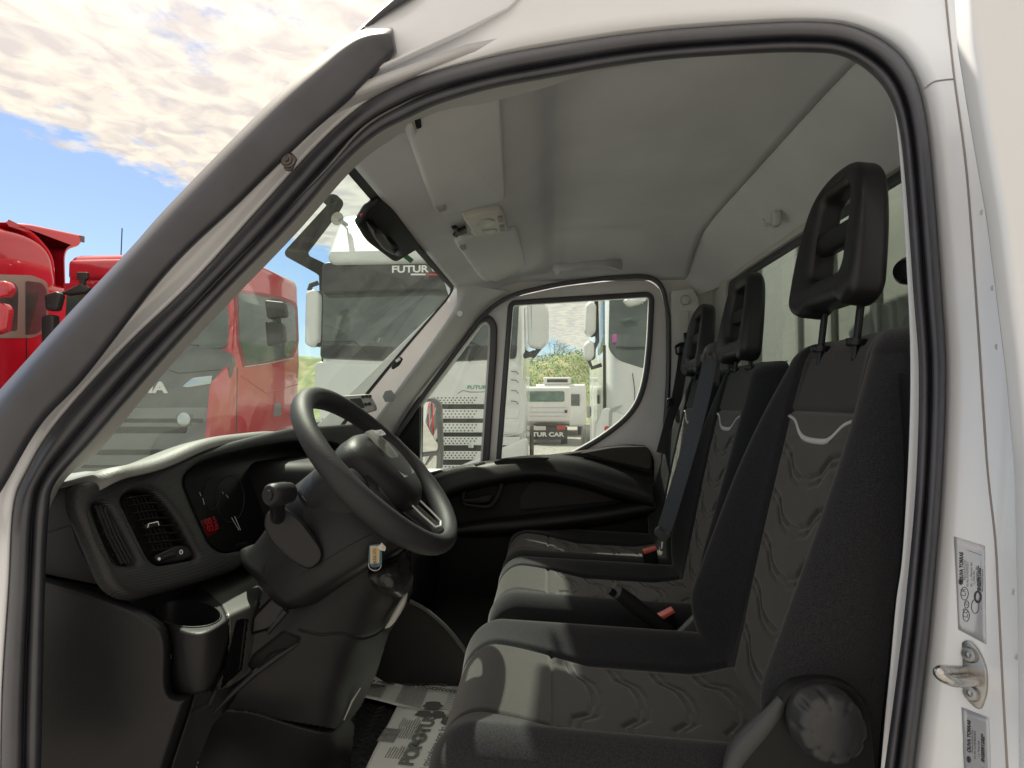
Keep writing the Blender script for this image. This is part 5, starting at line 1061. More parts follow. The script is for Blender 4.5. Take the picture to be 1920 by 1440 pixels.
# ------------------------------------------------------------------ far door mirror
mr = pix('door_mirror', fil([(780, 758, 8), (786, 747, 8), (812, 744, 10), (826, 756, 10), (829, 850, 10), (826, 885, 10), (815, 900, 8), (780, 905, 8)], 8), [fil([(782, 756, 5), (808, 752, 6), (817, 762, 6), (820, 840, 5), (818, 846, 3), (782, 850, 3)], 4), fil([(782, 858, 3), (818, 854, 3), (817, 880, 6), (808, 892, 6), (782, 895, 5)], 4)], YP(2.62), .06, .012, mat('mirror_case', (.10, .10, .10), .4), cab)
def mir(name, o, tilt, Y=2.625):
    q = pix(name, o, [], YP(Y), .003, .0005, MIRROR, mr)
    c = P(800, 820, Y); M = Matrix.Translation(c) @ Matrix.Rotation(tilt, 4, 'Z') @ Matrix.Scale(1.75, 4, (1, 0, 0)) @ Matrix.Translation(-c); q.data.transform(M); return q
mir('mirror_glass', fil([(778, 754), (820, 750), (823, 850), (778, 852)], 3), R(56), 2.70); mir('mirror_glass', fil([(778, 856), (822, 853), (820, 893), (778, 897)], 3), R(56), 2.70)

# ================================================================== OUTSIDE
gm = bpy.data.materials.new('gravel_ground'); gm.use_nodes = True
def gravel():
    nt = gm.node_tree; b = nt.nodes['Principled BSDF']; N = nt.nodes.new; L = nt.links.new; tc = N('ShaderNodeTexCoord')
    n = N('ShaderNodeTexNoise'); n.inputs['Scale'].default_value = 9; n.inputs['Detail'].default_value = 10; L(tc.outputs['Object'], n.inputs[0])
    n2 = N('ShaderNodeTexNoise'); n2.inputs['Scale'].default_value = .3; n2.inputs['Detail'].default_value = 4; L(tc.outputs['Object'], n2.inputs[0])
    mx = N('ShaderNodeMath'); mx.operation = 'MULTIPLY_ADD'; L(n2.outputs[0], mx.inputs[0]); mx.inputs[1].default_value = .5; L(n.outputs[0], mx.inputs[2])
    r = N('ShaderNodeValToRGB'); L(mx.outputs[0], r.inputs[0]); r.color_ramp.elements[0].position = .45; r.color_ramp.elements[0].color = (.085, .083, .08, 1); r.color_ramp.elements[1].position = .95; r.color_ramp.elements[1].color = (.31, .30, .28, 1)
    L(r.outputs[0], b.inputs['Base Color']); b.inputs['Roughness'].default_value = .9
    bp = N('ShaderNodeBump'); bp.inputs['Distance'].default_value = .02; L(n.outputs[0], bp.inputs['Height']); L(bp.outputs[0], b.inputs['Normal'])
gravel()
g = fromdata('ground', [(-400, -400, 0), (400, -400, 0), (400, 400, 0), (-400, 400, 0)], [(0, 1, 2, 3)], gm, None, False); g['kind'] = 'structure'

def wheel_t(x, y, parent, r=.5, w=.3):
    t = lathe('wheel', [(r*.55, -w/2), (r*.95, -w/2), (r, -w/2+.03), (r, w/2-.03), (r*.95, w/2), (r*.55, w/2)], (x, y, r), (1, 0, 0), TYRE, parent, 36)
    lathe('rim', [(r*.56, -w/2+.02), (r*.5, -w/2+.06), (r*.2, -w/2+.08), (0, -w/2+.08)], (x, y, r), (1, 0, 0), TGREY, t, 30); lathe('rim', [(r*.56, w/2-.02), (r*.5, w/2-.06), (r*.2, w/2-.08), (0, w/2-.08)], (x, y, r), (1, 0, 0), TGREY, t, 30)
def cabshell(name, x0, x1, y0, y1, z0, z1, rake, m, parent, bev=.12, zw=None):
    """cab body: front at y0; above zw the front leans back by rake"""
    bm = bmesh.new(); zs = [z0, zw, z1]; rows = []
    for z, dy in ((z0, 0), (zw, 0), (z1, rake)):
        rows.append([bm.verts.new(p) for p in ((x0, y0+dy, z), (x1, y0+dy, z), (x1, y1, z), (x0, y1, z))])
    for a, b in zip(rows[:-1], rows[1:]):
        for k in range(4): bm.faces.new((a[k], a[(k+1) % 4], b[(k+1) % 4], b[k]))
    bm.faces.new(rows[0]); bm.faces.new(rows[-1])
    ed = [e for e in bm.edges if not (abs(e.verts[0].co.z-zw) < 1e-6 and abs(e.verts[1].co.z-zw) < 1e-6)]
    bmesh.ops.bevel(bm, geom=ed, offset=bev, segments=6, affect='EDGES', profile=.5)
    return bmobj(name, bm, m, parent, True, 35)
def chassis(x0, x1, y0, y1, par):
    xm = (x0+x1)/2; box('chassis', (xm-.45, y0+1, .75), (xm+.45, y1, 1.0), TDARK, par, .02)
    for y in (y0+1.35, y1-1.6, y1-.5):
        for x in (x0+.22, x1-.22): wheel_t(x, y, par)

# --- red truck with grey grille (in front of the windscreen)
def grille_truck():
    t = thing('red_truck', 'red heavy truck with grey grille and white SCANIA lettering, seen through the windscreen', 'truck')
    y0 = 8.0; x0, x1 = P(110, 560, y0).x, P(429, 600, y0).x
    z = lambda py, Y=8.0: CZ+(750-py)/F*Y
    shell = cabshell('cab', x0, x1, y0, 10.35, .9, 3.84, .13, TRED, t, .15, z(660))
    box('roof', (x0+.06, 8.05, 3.40), (x1-.06, 10.22, 3.74), TRED, t, .09, 5)
    fr = lambda py: y0+.13*max(0, (z(py)-z(660)))/(3.84-z(660))
    WPl = (Vector((-5.8, y0-.006, z(660))), Vector((0, -(3.84-z(660)), .13)).normalized())
    def fp(name, pts, m, lift=.012, th=.03, bv=.008, par=t, r=6): return pix(name, fil(pts, r), [], (WPl[0]+WPl[1]*lift, WPl[1]), th, bv, m, par)
    fp('windscreen', [(125, 540, 8), (300, 530, 8), (420, 545, 12), (428, 600, 10), (424, 652, 8), (300, 664, 6), (118, 664, 6)], TGLASS, .014)
    fp('roof_visor', [(118, 531, 4), (300, 520, 6), (428, 534, 6), (426, 548, 4), (300, 540, 4), (120, 548, 4)], TRED, .06, .08)
    pix('grille', fil([(118, 655, 10), (300, 650, 10), (420, 655, 12), (440, 672, 14), (432, 700, 12), (400, 790, 14), (250, 800, 8), (118, 800, 8)], 8), [], YP(y0-.03), .07, .02, TGREY, t)
    text('grille_lettering', 'SCANIA', P(313, 736, y0-.04), (1, 0, 0), (0, 0, 1), .225, TLET, t, .01, bold=.010, wide=1.42, align='RIGHT')
    pix('headlamp', fil([(340, 725, 4), (360, 708, 6), (398, 704, 3), (396, 720, 4), (352, 727, 4)], 4), [], YP(y0-.05), .05, .01, LAMPG, t)
    pix('headlamp', fil([(122, 706, 4), (150, 708, 6), (170, 724, 4), (150, 727, 4), (125, 722, 4)], 4), [], YP(y0-.05), .05, .01, LAMPG, t)
    BG = mat('bumper_grey', (.20, .215, .215), .4, var=.1, vscale=2)
    pix('bumper', fil([(100, 768, 8), (300, 764, 6), (392, 764, 10), (384, 850, 10), (360, 1000, 10), (100, 1000, 5)], 8), [], YP(y0-.06), .12, .03, BG, t)
    for yy, h, mm in ((785, 7, TDARK), (800, 12, TDARK), (843, 10, TDARK), (872, 5, TDARK)):
        pix('bumper_slot', fil([(150, yy), (350 if h > 9 else 380, yy), (348 if h > 9 else 378, yy+h), (150, yy+h)], 3), [], YP(y0-.075), .02, .004, mm, t)
    lathe('fog_lamp', [(.10, 0), (.10, .02), (.06, .03), (0, .03)], P(346, 786, y0-.06), (0, -1, 0), LAMPG, t)
    # side (faces +x)
    sp = lambda name, pts, m, lift=.004, th=.02, bv=.005, r=5: pix(name, fil(pts, r), [], XP(x1+lift), th, bv, m, t)
    sp('door_window', [(447, 548, 8), (520, 560, 14), (553, 572, 12), (556, 640, 12), (545, 668, 8), (500, 678, 6), (462, 683, 5), (450, 640, 5)], TGLASS, .010)
    sp('window_frame', [(440, 542, 8), (520, 553, 14), (558, 567, 12), (561, 645, 12), (548, 675, 8), (500, 684, 6), (456, 690, 5), (444, 640, 5)], mat('frame_black_red', (.25, .01, .02), .3), .004)
    sp('door_seam', [(444, 690, 1), (446, 690, 1), (444, 815, 1), (442, 815, 1)], TDARK, .006, .004, .001, 0)
    sp('door_handle', [(515, 757, 3), (526, 754, 3), (528, 778, 3), (514, 782, 3)], TGREY, .012)
    sp('fender', [(400, 720, 12), (432, 682, 14), (445, 690, 6), (441, 900, 5), (384, 900, 5)], TRED, .03, .06, .015)
    pix('fog_trim', fil([(330, 776, 4), (362, 776, 4), (360, 798, 4), (332, 798, 4)], 3), [], YP(y0-.068), .02, .005, TGREY, t)
    for px in (150, 262): tube('wiper', [hit(px, 655, WPl[0]+WPl[1]*.03, WPl[1]), hit(px+50, 640, WPl[0]+WPl[1]*.035, WPl[1]), hit(px+110, 648, WPl[0]+WPl[1]*.03, WPl[1])], .012, TDARK, t, seg=6)
    tube('grille_seam', [P(a, b, y0-.034) for a, b in ((150, 690), (300, 688), (335, 700), (425, 692))], .006, TDARK, t, seg=6)
    tube('door_crease', [PX(a, b, x1+.004) for a, b in ((452, 705), (500, 738), (560, 720))], .006, mat('crease_red', (.45, .01, .03), .3), t, seg=6)
    tube('window_sill', [PX(a, b, x1+.02) for a, b in ((458, 688), (500, 682), (548, 672))], .012, mat('sill_chrome', (.6, .58, .52), .2, metal=.8), t, seg=8)
    # near side mirror arms + sunscreen camera
    ma = [tube('m', [P(80+40, 548, 7.9), P(100, 562, 7.75), P(92, 575, 7.72)], .03, TDARK, seg=10), pix('m', fil([(81, 552, 6), (105, 545, 6), (112, 552, 5), (104, 582, 6), (84, 582, 6)], 5), [], YP(7.7), .12, .03, TDARK), pix('m', fil([(76, 592, 6), (98, 588, 6), (98, 640, 6), (88, 650, 6), (76, 645, 6)], 5), [], YP(7.7), .14, .03, TDARK)]
    join('side_mirror', ma, t)
    fm_ = [pix('m', fil([(143, 510, 2), (163, 510, 2), (163, 522, 2), (158, 525, 2), (154, 545, 4), (147, 545, 4), (148, 525, 2), (143, 522, 2)], 2), [], YP(7.85), .05, .01, TDARK), pix('m', fil([(114, 548, 3), (150, 530, 4), (165, 540, 5), (160, 548, 4), (120, 553, 3)], 3), [], YP(7.8), .12, .03, TDARK)]
    join('front_mirror', fm_, t)
    am = [pix('m', fil([(495, 562, 5), (533, 566, 6), (536, 594, 5), (500, 598, 6)], 4), [], YP(8.35), .12, .03, TDARK), pix('m', fil([(496, 602, 5), (530, 606, 6), (533, 640, 5), (500, 650, 6)], 4), [], YP(8.35), .12, .03, TDARK)]
    join('side_mirror', am, t)
    tube('aerial', [P(226, 500, 8.4), P(229, 428, 8.4)], .008, TDARK, t, seg=6); tube('aerial', [P(476, 515, 8.8), P(480, 470, 8.8)], .008, TDARK, t, seg=6)
    box('step_box', (x0+.05, y0+.1, .35), (x1-.05, y0+2.2, .92), TGREY, t, .05)
    chassis(x0, x1, y0, 15.5, t); return t
grille_truck()

# --- red truck at the far left, side on
def red_side():
    t = thing('red_truck', 'red high-roof truck cab at the left edge with side windows and roof spoiler', 'truck')
    X = -7.95; y0 = 6.6
    cabshell('cab', X-2.5, X, y0, 9.0, .9, 3.45, .5, TRED, t, .18, 2.2)
    Zp = lambda a, b: PX(a, b, X)
    pix('roof_fairing', fil([(-160, 400, 10), (0, 425, 30), (60, 440, 40), (100, 470, 30), (112, 545, 20), (-160, 560, 5)], 15), [], XP(X+.01), 2.4, .12, TRED, t, 60, 6)
    pix('roof_spoiler', fil([(10, 416, 6), (60, 420, 10), (158, 441, 4), (158, 452, 4), (150, 462, 4), (125, 470, 20), (128, 600, 5), (100, 600, 5), (95, 480, 20), (60, 440, 20)], 6), [], XP(X-.05), 2.2, .06, TRED, t, 60, 6)
    pix('spoiler_edge', fil([(150, 441), (159, 443), (159, 455), (152, 453)], 1), [], XP(X-.045), .03, .005, TGREY, t)
    pix('window_frame', fil([(-120, 512, 10), (60, 516, 8), (90, 528, 10), (93, 560, 10), (88, 622, 8), (60, 634, 6), (-120, 634, 5)], 8), [], XP(X+.012), .02, .005, mat('frame_taupe', (.30, .27, .24), .5), t)
    pix('side_window', fil([(-110, 522, 8), (25, 528, 10), (35, 540, 8), (33, 620, 5), (-110, 630, 5)], 6), [], XP(X+.020), .02, .005, TGLASS, t)
    pix('side_window', fil([(48, 526, 5), (80, 530, 8), (89, 545, 8), (86, 612, 8), (70, 626, 6), (48, 628, 4)], 6), [], XP(X+.020), .02, .005, TGLASS, t)
    pix('door_seam', [(49, 634), (51, 634), (51, 700), (49, 700)], [], XP(X+.006), .004, .001, TDARK, t)
    pix('side_mirror', fil([(-60, 528, 8), (8, 525, 8), (15, 540, 6), (8, 555, 6), (-60, 560, 6)], 6), [], YP(6.5), .14, .04, TRED, t)
    pix('side_mirror', fil([(-60, 572, 8), (2, 566, 8), (10, 580, 6), (4, 620, 6), (-60, 640, 6)], 6), [], YP(6.5), .14, .04, TRED, t)
    box('side_skirt', (X-2.4, y0+.2, .4), (X-.02, 9.0, .95), TRED, t, .05)
    chassis(X-2.5, X, y0, 14, t)
red_side()

# --- white truck with hexagon grille
def white_truck():
    t = thing('white_truck', 'white heavy truck with dark sun visor lettered FUTUR CAR and hexagon grille', 'truck')
    x0, x1, y0 = -2.82, -.32, 6.6; z = lambda py, Y=6.6: CZ+(750-py)/F*Y
    cabshell('cab', x0, x1, y0, 8.9, .7, 3.15, .28, TWHITE, t, .16, z(680))
    cabshell('roof_deflector', x0+.04, x1-.04, y0+.10, 8.8, 3.25, 4.04, .50, TWHITE, t, .10, 3.40)
    WPl = (Vector((-1.6, y0, z(680))), Vector((0, -(3.15-z(680)), .28)).normalized())
    fp = lambda name, pts, m, lift=.014, th=.03, bv=.008, r=6: pix(name, fil(pts, r), [], (WPl[0]+WPl[1]*lift, WPl[1]), th, bv, m, t)
    fp('windscreen', [(603, 535, 8), (800, 528, 8), (975, 540, 10), (968, 672, 8), (800, 680, 6), (600, 672, 8)], TGLASS, .014)
    vz = fp('sun_visor', [(604, 492, 10), (700, 484, 10), (870, 484, 8), (978, 494, 8), (976, 545, 6), (800, 541, 8), (602, 548, 6)], TDARK, .11, .10, .02)
    text('visor_lettering', 'FUTUR CAR', P(734, 511, y0+.06-.0), (1, 0, 0), (0, 0, 1), .118, TLET, t, .004, bold=.003, wide=1.25)
    pix('visor_underline', [(770, 513), (798, 513), (798, 516), (770, 516)], [], YP(y0+.058), .006, .001, TLET, t); pix('visor_underline', [(800, 513), (836, 513), (836, 516), (800, 516)], [], YP(y0+.058), .006, .001, REDL, t)
    fp('windscreen_lower', [(603, 646, 4), (800, 652, 4), (970, 646, 4), (968, 670, 6), (800, 678, 6), (601, 670, 6)], TDARK, .018, .01, .003)
    fp('cab_device', [(776, 612, 2), (789, 612, 2), (789, 636, 2), (776, 636, 2)], TDARK, .018, .01, .003)
    # white front panel and grille strips
    pix('front_panel', fil([(590, 678, 12), (800, 686, 6), (972, 678, 12), (985, 740, 8), (985, 756, 4), (590, 756, 4)], 8), [], YP(y0-.02), .05, .015, TWHITE, t)
    for (ya, yb_) in ((742, 758), (767, 785), (793, 811), (819, 835), (846, 862), (872, 888)):
        st_ = pix('grille_strip', fil([(600, ya, 3), (900, ya, 2), (976, ya, 3), (972, yb_, 3), (900, yb_, 2), (600, yb_, 3)], 2), [], YP(y0-.035), .05, .008, TWHITE, t)
        bm = bmesh.new(); n = 0
        for r in range(3):
            yy = ya+4+r*(yb_-ya-7)/2.0; xx = 690+(r % 2)*4
            while xx < 892-(r*3):
                c = P(xx, yy, y0-.0855); vv = [bm.verts.new(c+Vector((.0115*math.cos(a), -.0005, .0085*math.sin(a)))) for a in np.linspace(0, 2*math.pi, 6, endpoint=False)]; bm.faces.new(vv); xx += 7.2
        for v in bm.verts: v.co.y = y0-.0362
        bmobj('hexagon_holes', bm, TDARK, st_, False, None)
    pix('grille_back', [(604, 745), (970, 745), (962, 900), (604, 900)], [], YP(y0-.012), .006, .001, TDARK, t)
    pix('grille_badge', fil([(878, 829), (888, 829), (888, 840), (878, 840)], 1), [], YP(y0-.04), .02, .004, LAMPG, t)
    text('panel_lettering', 'FUTUR C', P(876, 729, y0-.024), (1, 0, 0), (0, 0, 1), .058, GREENL, t, .002, bold=.001, wide=1.3); text('panel_lettering', 'AR', P(910, 729, y0-.024), (1, 0, 0), (0, 0, 1), .058, REDL, t, .002, bold=.001, wide=1.3)
    tube('panel_flourish', [P(a, b, y0-.022) for a, b in ((858, 738), (868, 732), (880, 735), (900, 735), (925, 734))], .004, GREYPL, t, seg=6)
    text('panel_note', 'Vendita e noleggio', P(898, 870, y0-.09), (1, 0, 0), (0, 0, 1), .04, LINK, t, .001)
    # corner panels with air slots
    pix('corner_panel', fil([(940, 686, 10), (975, 682, 10), (990, 760, 10), (985, 815, 10), (940, 820, 4)], 8), [], YP(y0-.03), .08, .03, TWHITE, t)
    for yy in (696, 712, 732, 752): tube('corner_slot', [P(958, yy, y0-.062), P(968, yy+1, y0-.062), P(972, yy+6, y0-.058)], .006, TGREY, t, seg=6)
    pix('bumper', fil([(585, 890, 8), (800, 900, 6), (990, 818, 14), (992, 1000, 8), (585, 1000, 8)], 8), [], YP(y0-.05), .14, .04, TWHITE, t)
    # door side strip
    pix('side_window', fil([(984, 575, 3), (990, 575, 3), (990, 668, 3), (985, 668, 3)], 2), [], XP(x1+.006), .02, .004, TGLASS, t)
    # mirrors
    def mirror(o1, bracket, Y):
        a = [pix('m', fil(o1, 8), [], YP(Y), .16, .05, TWHITE), tube('m', [P(*q, Y+.1) for q in bracket], .03, TDARK, seg=10)]
        return join('side_mirror', a, t)
    mirror([(571, 545), (590, 540), (596, 552), (594, 640), (584, 652), (569, 645)], [(596, 530), (583, 535), (580, 545)], 6.3)
    pix('mirror_glass_edge', fil([(592, 545), (598, 545), (596, 646), (590, 650)], 2), [], YP(6.36), .14, .02, TDARK, t)
    mirror([(988, 562), (1022, 566), (1029, 580), (1029, 640), (1015, 655), (990, 650)], [(984, 660), (1000, 668), (1012, 652)], 6.35)
    pix('mirror_foot', fil([(980, 664, 2), (1003, 655, 3), (998, 668, 3), (982, 672, 3)], 2), [], YP(6.4), .10, .02, TDARK, t)
    lathe('roof_horn', [(.0, -.25), (.025, -.22), (.03, -.05), (.07, 0), (.085, .02), (.06, .01), (0, -.02)], P(634, 411, 6.75), (-.15, -1, 0), mat('chrome_dull', (.35, .33, .30), .25, metal=1), t, 24)
    tube('horn_bracket', [P(636, 414, 6.85), P(652, 430, 7.0)], .015, LAMPG, t, seg=8)
    # wipers
    for pts in (((880, 678), (905, 650), (880, 640)), ((705, 676), (665, 640), (600, 640))):
        tube('wiper', [hit(a, b, WPl[0]+WPl[1]*.05, WPl[1]) for a, b in pts], .008, TDARK, t, seg=6)
    box('step_box', (x0+.05, y0+.1, .35), (x1-.03, y0+2.2, .75), TWHITE, t, .05)
    box('side_fairing', (x1-.06, 8.95, .5), (x1-.02, 9.6, 3.0), TWHITE, t, .02); box('side_fairing', (x0+.02, 8.95, .5), (x0+.06, 9.6, 3.0), TWHITE, t, .02)
    chassis(x0, x1, y0, 14, t); return t
white_truck()
# --- white truck on the right, seen through the far door window
def right_truck():
    t = thing('white_truck', 'white heavy truck with rounded mirrors at the right of the far door window', 'truck')
    x0, x1, y0 = .66, 3.15, 6.2
    cabshell('cab', x0, x1, y0, 8.5, .7, 3.4, .22, TWHITE, t, .18, 1.9)
    pix('windscreen', fil([(1143, 545, 8), (1220, 540, 5), (1400, 540, 5), (1400, 700, 5), (1220, 695, 20), (1160, 676, 16), (1141, 655, 12)], 10), [], ((2, y0+.02, 2.1), Vector((0, -1.5, .20)).normalized()), .04, .01, TGLASS, t)
    pix('pink_sticker', fil([(1148, 628), (1156, 626), (1156, 641), (1148, 642)], 1), [], YP(y0-.03), .004, .001, PINK, t)
    tube('wiper', [P(1155, 650, y0-.02), P(1180, 652, y0-.02), P(1210, 651, y0-.02)], .01, TDARK, t, seg=6)
    for o_, Yy in ((fil([(1098, 570, 6), (1108, 562, 6), (1119, 570, 6), (1118, 622, 6), (1106, 632, 6), (1096, 622, 6)], 6), 5.9), (fil([(1094, 645, 6), (1104, 636, 6), (1115, 642, 6), (1115, 668, 6), (1106, 677, 6), (1096, 672, 6)], 6), 5.9), (fil([(1168, 560, 8), (1195, 555, 8), (1218, 556, 8), (1205, 568, 8), (1180, 574, 8)], 6), 5.8)):
        pix('mirror_housing', o_, [], YP(Yy), .16, .05, TWHITE, t, 60, 6)
    pix('mirror_glass_edge', fil([(1110, 566), (1122, 570), (1120, 628), (1108, 632)], 4), [], YP(5.96), .12, .03, TDARK, t); pix('mirror_glass_edge', fil([(1108, 640), (1118, 644), (1117, 672), (1106, 677)], 4), [], YP(5.96), .12, .03, TDARK, t)
    tube('mirror_arm', [P(a, b, 6.0) for a, b in ((1118, 560), (1120, 640), (1104, 676), (1110, 690), (1128, 684))], .022, TDARK, t, seg=8)
    pix('front_panel', fil([(1134, 760, 14), (1190, 790, 6), (1190, 1000, 4), (1100, 1000, 4), (1118, 800, 14)], 10), [], YP(y0-.06), .12, .03, TWHITE, t)
    pix('corner_recess', fil([(1142, 768, 6), (1166, 758, 4), (1166, 762, 4), (1148, 774, 4), (1146, 850, 4), (1140, 850, 4)], 3), [], YP(y0-.065), .02, .004, mat('panel_gap_grey', (.4, .42, .42), .5), t)
    tube('panel_seam', [P(1186, 700, y0-.006), P(1190, 730, y0-.006), P(1190, 790, y0-.006)], .005, TGREY, t, seg=6)
    pix('door_handle', fil([(1101, 762), (1107, 760), (1107, 780), (1102, 784)], 2), [], XP(x0-.0), .01, .002, TGREY, t)
    # side (faces -x): window, handle, seams on the receding flank
    box('side_window', (x0-.012, y0+.45, 2.15), (x0+.02, y0+1.3, 2.95), TGLASS, t, .01); box('grab_rail', (x0-.03, y0+.35, 1.3), (x0, y0+.40, 2.2), TDARK, t, .01); box('door_handle', (x0-.02, y0+1.2, 1.5), (x0+.01, y0+1.35, 1.62), TDARK, t, .008)
    box('rear_fairing', (x0+.01, 8.52, .6), (x0+.06, 9.3, 3.3), TWHITE, t, .02); lathe('red_marker', [(.03, 0), (.03, .01), (0, .012)], P(1138, 804, y0-.13), (0, -1, 0), REDLAMP, t, 16)
    chassis(x0, x1, y0, 13, t)
right_truck()
# --- hook lift arm behind the white truck
def hooklift():
    t = thing('hook_lift', 'dark grey hook-lift arm with curled hook rising behind the white truck', 'hook lift')
    Y = 10.4; G = mat('arm_steel', (.010, .011, .011), .8, spec=.08, var=.2, vscale=5)
    pix('arm', fil([(604, 378, 3), (612, 368, 4), (622, 362, 5), (634, 366, 5), (636, 376, 5), (628, 390, 4), (568, 468, 3), (572, 476, 4), (606, 492, 8), (625, 505, 4), (612, 530, 5), (592, 512, 5), (534, 480, 5), (533, 470, 6), (612, 384, 3)], 3), [[(623+4.5*math.cos(a), 375+4.5*math.sin(a)) for a in np.linspace(0, 2*math.pi, 16, endpoint=False)]], YP(Y), .25, .02, G, t)
    box('base_frame', (-4.4, 10.6, .9), (-3.4, 15.5, 1.25), TDARK, t, .03); tube('mast', [P(612, 515, Y+.1), (P(612, 515, Y).x, Y+.3, 1.0)], .14, G, t, seg=10)
    for y in (11.3, 14.2):
        for x in (-4.75, -3.05): wheel_t(x, y, t)
hooklift()
# --- small white pickup, rear view
def pickup(cx, Y, s, lab, grp=None, full=True):
    t = thing('small_truck', lab, 'small truck', group=grp)
    z = lambda py: CZ+(750-py)/F*Y
    X = lambda px: P(px, 750, Y).x
    W_ = .86; cabshell('cab', cx-W_, cx+W_, Y, Y+1.9, .75, 2.02, .05, TWHITE, t, .10, 1.55)
    u = Vector((1, 0, 0)); v = Vector((0, 0, 1))
    fl_ = lambda name, pts, d, m, r=.03, par=t: flat(name, fil(pts, r), [], (cx, Y-d, 0), u, v, .03, .006, m, par)
    rwn = fl_('rear_window', [(-.63, 1.49), (.63, 1.49), (.63, 1.86), (-.63, 1.86)], .02, mat('pickup_glass', (.10, .19, .16), .1, var=.4, vscale=3), .08)
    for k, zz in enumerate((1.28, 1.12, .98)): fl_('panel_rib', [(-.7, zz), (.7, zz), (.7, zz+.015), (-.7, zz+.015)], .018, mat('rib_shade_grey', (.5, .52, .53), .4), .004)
    for sx in (-.68, .68): fl_('vent_flap', [(sx-.05, 1.10), (sx+.05, 1.10), (sx+.05, 1.2), (sx-.05, 1.2)], .022, TDARK, .01)
    fl_('tail_bar', [(-.8, .66), (.8, .66), (.8, .74), (-.8, .74)], .12, TDARK, .01)
    fl_('mud_flap', [(-.78, .18), (.72, .18), (.74, .52), (-.78, .52)], .16, TDARK, .03)
    fl_('number_plate', [(-.52, .50), (-.02, .50), (-.02, .64), (-.52, .64)], .18, YELLOW, .01); fl_('red_lamp', [(.35, .52), (.65, .52), (.65, .66), (.35, .66)], .18, REDLAMP, .02)
    fl_('red_lamp', [(-.90, .70), (-.80, .70), (-.80, .98), (-.90, .98)], .2, REDLAMP, .03)
    if full: text('flap_lettering', 'FUTUR CAR', (cx-.80, Y-.185, .29), u, v, .20, TLET, t, .003, bold=.008, wide=1.3)
    for sx in (-.62, .62): wheel_t(cx+sx, Y+.3, t, .3, .22)
    box('chassis', (cx-.4, Y-.1, .4), (cx+.4, Y+3.5, .6), TDARK, t, .01)
    box('bonnet', (cx-.8, Y+1.9, .5), (cx+.8, Y+3.2, 1.3), TWHITE, t, .08)
    return t
pickup(-.10, 19.5, 1, 'small white pickup cab seen from behind between the two white trucks')
rv = thing('white_van', 'white van with refrigeration unit on its roof parked beyond the small pickup', 'van')
cabshell('body', -.6, 1.6, 24, 29, .4, 2.25, .3, TWHITE, rv, .12, 1.4)
box('roof_unit', (-.25, 24.3, 2.24), (.95, 25.0, 2.55), TWHITE, rv, .06); box('unit_grille', (-.1, 24.27, 2.32), (.8, 24.31, 2.46), TDARK, rv, .01); box('rear_window', (.5, 23.98, 1.3), (1.3, 24.02, 1.8), TGLASS, rv, .01)
for x in (-.4, 1.4): wheel_t(x, 25.2, rv, .35, .25)
# --- green bank and bare tree beyond
def bank():
    bm = bmesh.new(); G = []
    from mathutils import noise as mn
    for i in range(26):
        row = []
        for j in range(120):
            y = 36+i*.9; x = -45+j*.8; h = 4.7*ss(0, 9, np.array(i*1.0))*1.0; n = mn.noise(Vector((x*.25, y*.3, 0)))*.8+mn.noise(Vector((x*.9, y*.9, 3)))*.35
            row.append((x, y, max(-.1, float(h)+n*(1 if i > 1 else 0))))
        G.append(row)
    gb = bpy.data.materials.new('bank_green'); gb.use_nodes = True; nt = gb.node_tree; b = nt.nodes['Principled BSDF']; N = nt.nodes.new; L = nt.links.new
    tc = N('ShaderNodeTexCoord'); n = N('ShaderNodeTexNoise'); n.inputs['Scale'].default_value = 1.2; n.inputs['Detail'].default_value = 9; L(tc.outputs['Object'], n.inputs[0]); r = N('ShaderNodeValToRGB'); L(n.outputs[0], r.inputs[0])
    r.color_ramp.elements[0].position = .35; r.color_ramp.elements[0].color = (.12, .16, .07, 1); r.color_ramp.elements[1].position = .68; r.color_ramp.elements[1].color = (.32, .30, .17, 1); e = r.color_ramp.elements.new(.5); e.color = (.18, .23, .09, 1); L(r.outputs[0], b.inputs['Base Color']); b.inputs['Roughness'].default_value = .9
    o = grid('hill', np.array(G), gb); o['kind'] = 'structure'
    # leaf clumps on the bank
    vs_, fs, mi = [], [], []
    for k in range(16000):
        i = random.random()**.7*14; x = random.uniform(-14, 16); y = 36+i*.9; hh = 4.7*float(ss(0, 9, np.array(i)))+mn.noise(Vector((x*.25, y*.3, 0)))*.8
        c = Vector((x, y, hh+random.uniform(0, .55))); s = random.uniform(.04, .12); a = Vector((random.gauss(0, 1), random.gauss(0, 1), random.gauss(0, 1))).normalized(); b_ = a.orthogonal().normalized()
        n0 = len(vs_); vs_ += [c-a*s, c+b_*s*.5, c+a*s, c-b_*s*.5]; fs.append((n0, n0+1, n0+2, n0+3)); mi.append(random.choice((0, 0, 1, 2)))
    o = fromdata('undergrowth', vs_, fs, mat('leaf_green', (.18, .25, .09), .8), None, False)
    o.data.materials.append(mat('leaf_dark', (.11, .16, .07), .8)); o.data.materials.append(mat('leaf_straw', (.32, .28, .13), .8)); o.data.polygons.foreach_set('material_index', mi); o['kind'] = 'stuff'; tag(o, 'green and straw-coloured undergrowth covering the bank behind the lorry park', 'undergrowth')
bank()
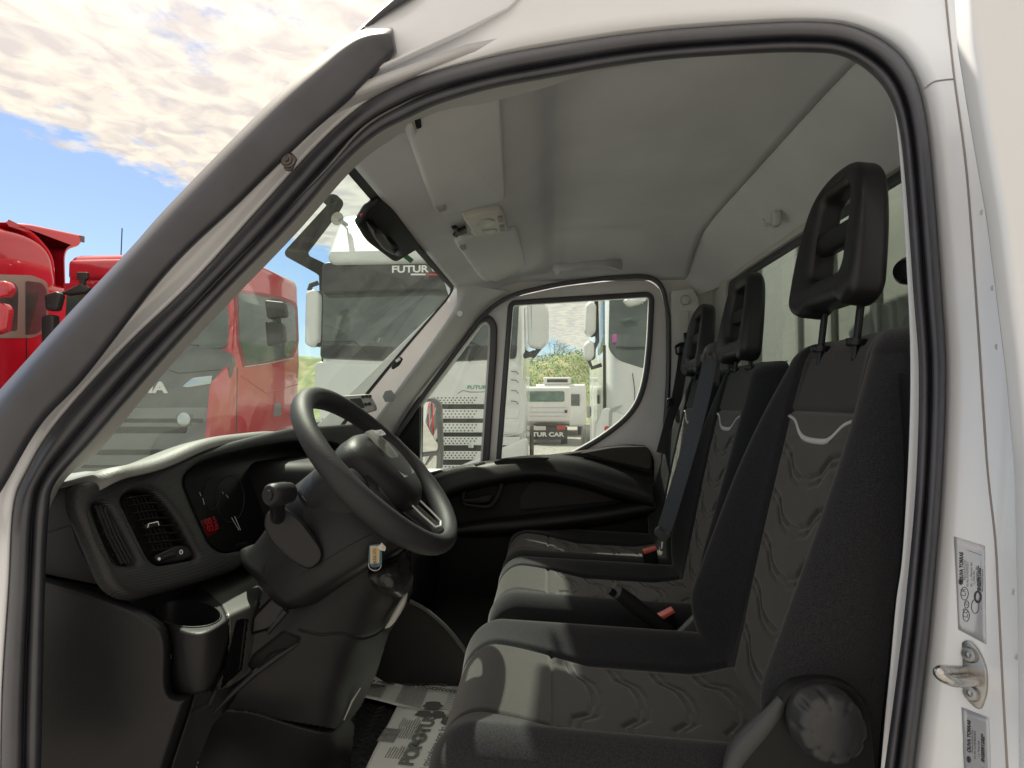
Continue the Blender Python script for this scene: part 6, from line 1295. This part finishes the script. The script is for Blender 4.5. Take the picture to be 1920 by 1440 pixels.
def bare_tree():
    t = thing('bare_tree', 'leafless tree standing on top of the green bank', 'tree'); vs_, fs = [], []; rnd = random.Random(3); leaves = []
    segs = []
    def br(p, d, l, r, n):
        q = p+d*l; segs.append((p, q, r, r*.7))
        if n == 0: leaves.append(q); return
        for _ in range(3 if n > 1 else 3): br(q, (d+Vector((rnd.gauss(0, .5), rnd.gauss(0, .5), rnd.gauss(.1, .35)))).normalized(), l*.74, r*.62, n-1)
    br(Vector((.4, 52, 3.9)), Vector((0, 0, 1)), 1.05, .07, 5)
    for p, q, r0, r1 in segs:
        d = (q-p).normalized(); a = d.orthogonal().normalized(); b = d.cross(a); n0 = len(vs_)
        for c, r in ((p, r0), (q, r1)): vs_ += [c+a*r, c+b*r, c-a*r, c-b*r]
        for k in range(4): fs.append((n0+k, n0+(k+1) % 4, n0+4+(k+1) % 4, n0+4+k))
    fromdata('trunk', vs_, fs, mat('bark_grey', (.30, .28, .24), .9), t)
    vs_, fs = [], []
    for c in leaves:
        for _ in range(2):
            c2 = c+Vector((rnd.gauss(0, .08), rnd.gauss(0, .08), rnd.gauss(0, .08))); a = Vector((rnd.gauss(0, 1), rnd.gauss(0, 1), rnd.gauss(0, 1))).normalized()*.03; b = a.orthogonal().normalized()*.02; n0 = len(vs_); vs_ += [c2-a, c2+b, c2+a, c2-b]; fs.append((n0, n0+1, n0+2, n0+3))
    fromdata('crown', vs_, fs, mat('bud_green', (.14, .16, .06), .8), t, False)
bare_tree()
# --- row of parked red and white trucks towards the rear (what the far door mirror shows)
def row():
    proto = thing('parked_truck', 'red truck in the row reflected in the far door mirror', 'truck', group='trucks parked in a row behind')
    cabshell('cab', -1.25, 1.25, 0, 2.3, .6, 3.4, .3, TRED, proto, .18, 1.9)
    box('windscreen', (-1.1, -.02, 2.0), (1.1, .05, 2.9), TGLASS, proto, .03); box('grille', (-.9, -.04, .9), (.9, .03, 1.8), TGREY, proto, .03); box('bumper', (-1.25, -.1, .3), (1.25, .3, .8), TWHITE, proto, .05); chassis(-1.25, 1.25, 0, 7, proto)
    for k, x in enumerate((12, 15.4, 18.8, 22.2, 25.6, 29)):
        if k == 0: r = proto
        else:
            r = proto.copy(); COL.objects.link(r)
            for ch in list(proto.children):
                c = ch.copy(); COL.objects.link(c); c.parent = r
                for g_ in ch.children: d = g_.copy(); COL.objects.link(d); d.parent = c
        r.location = (x, 9.0, 0)
row()
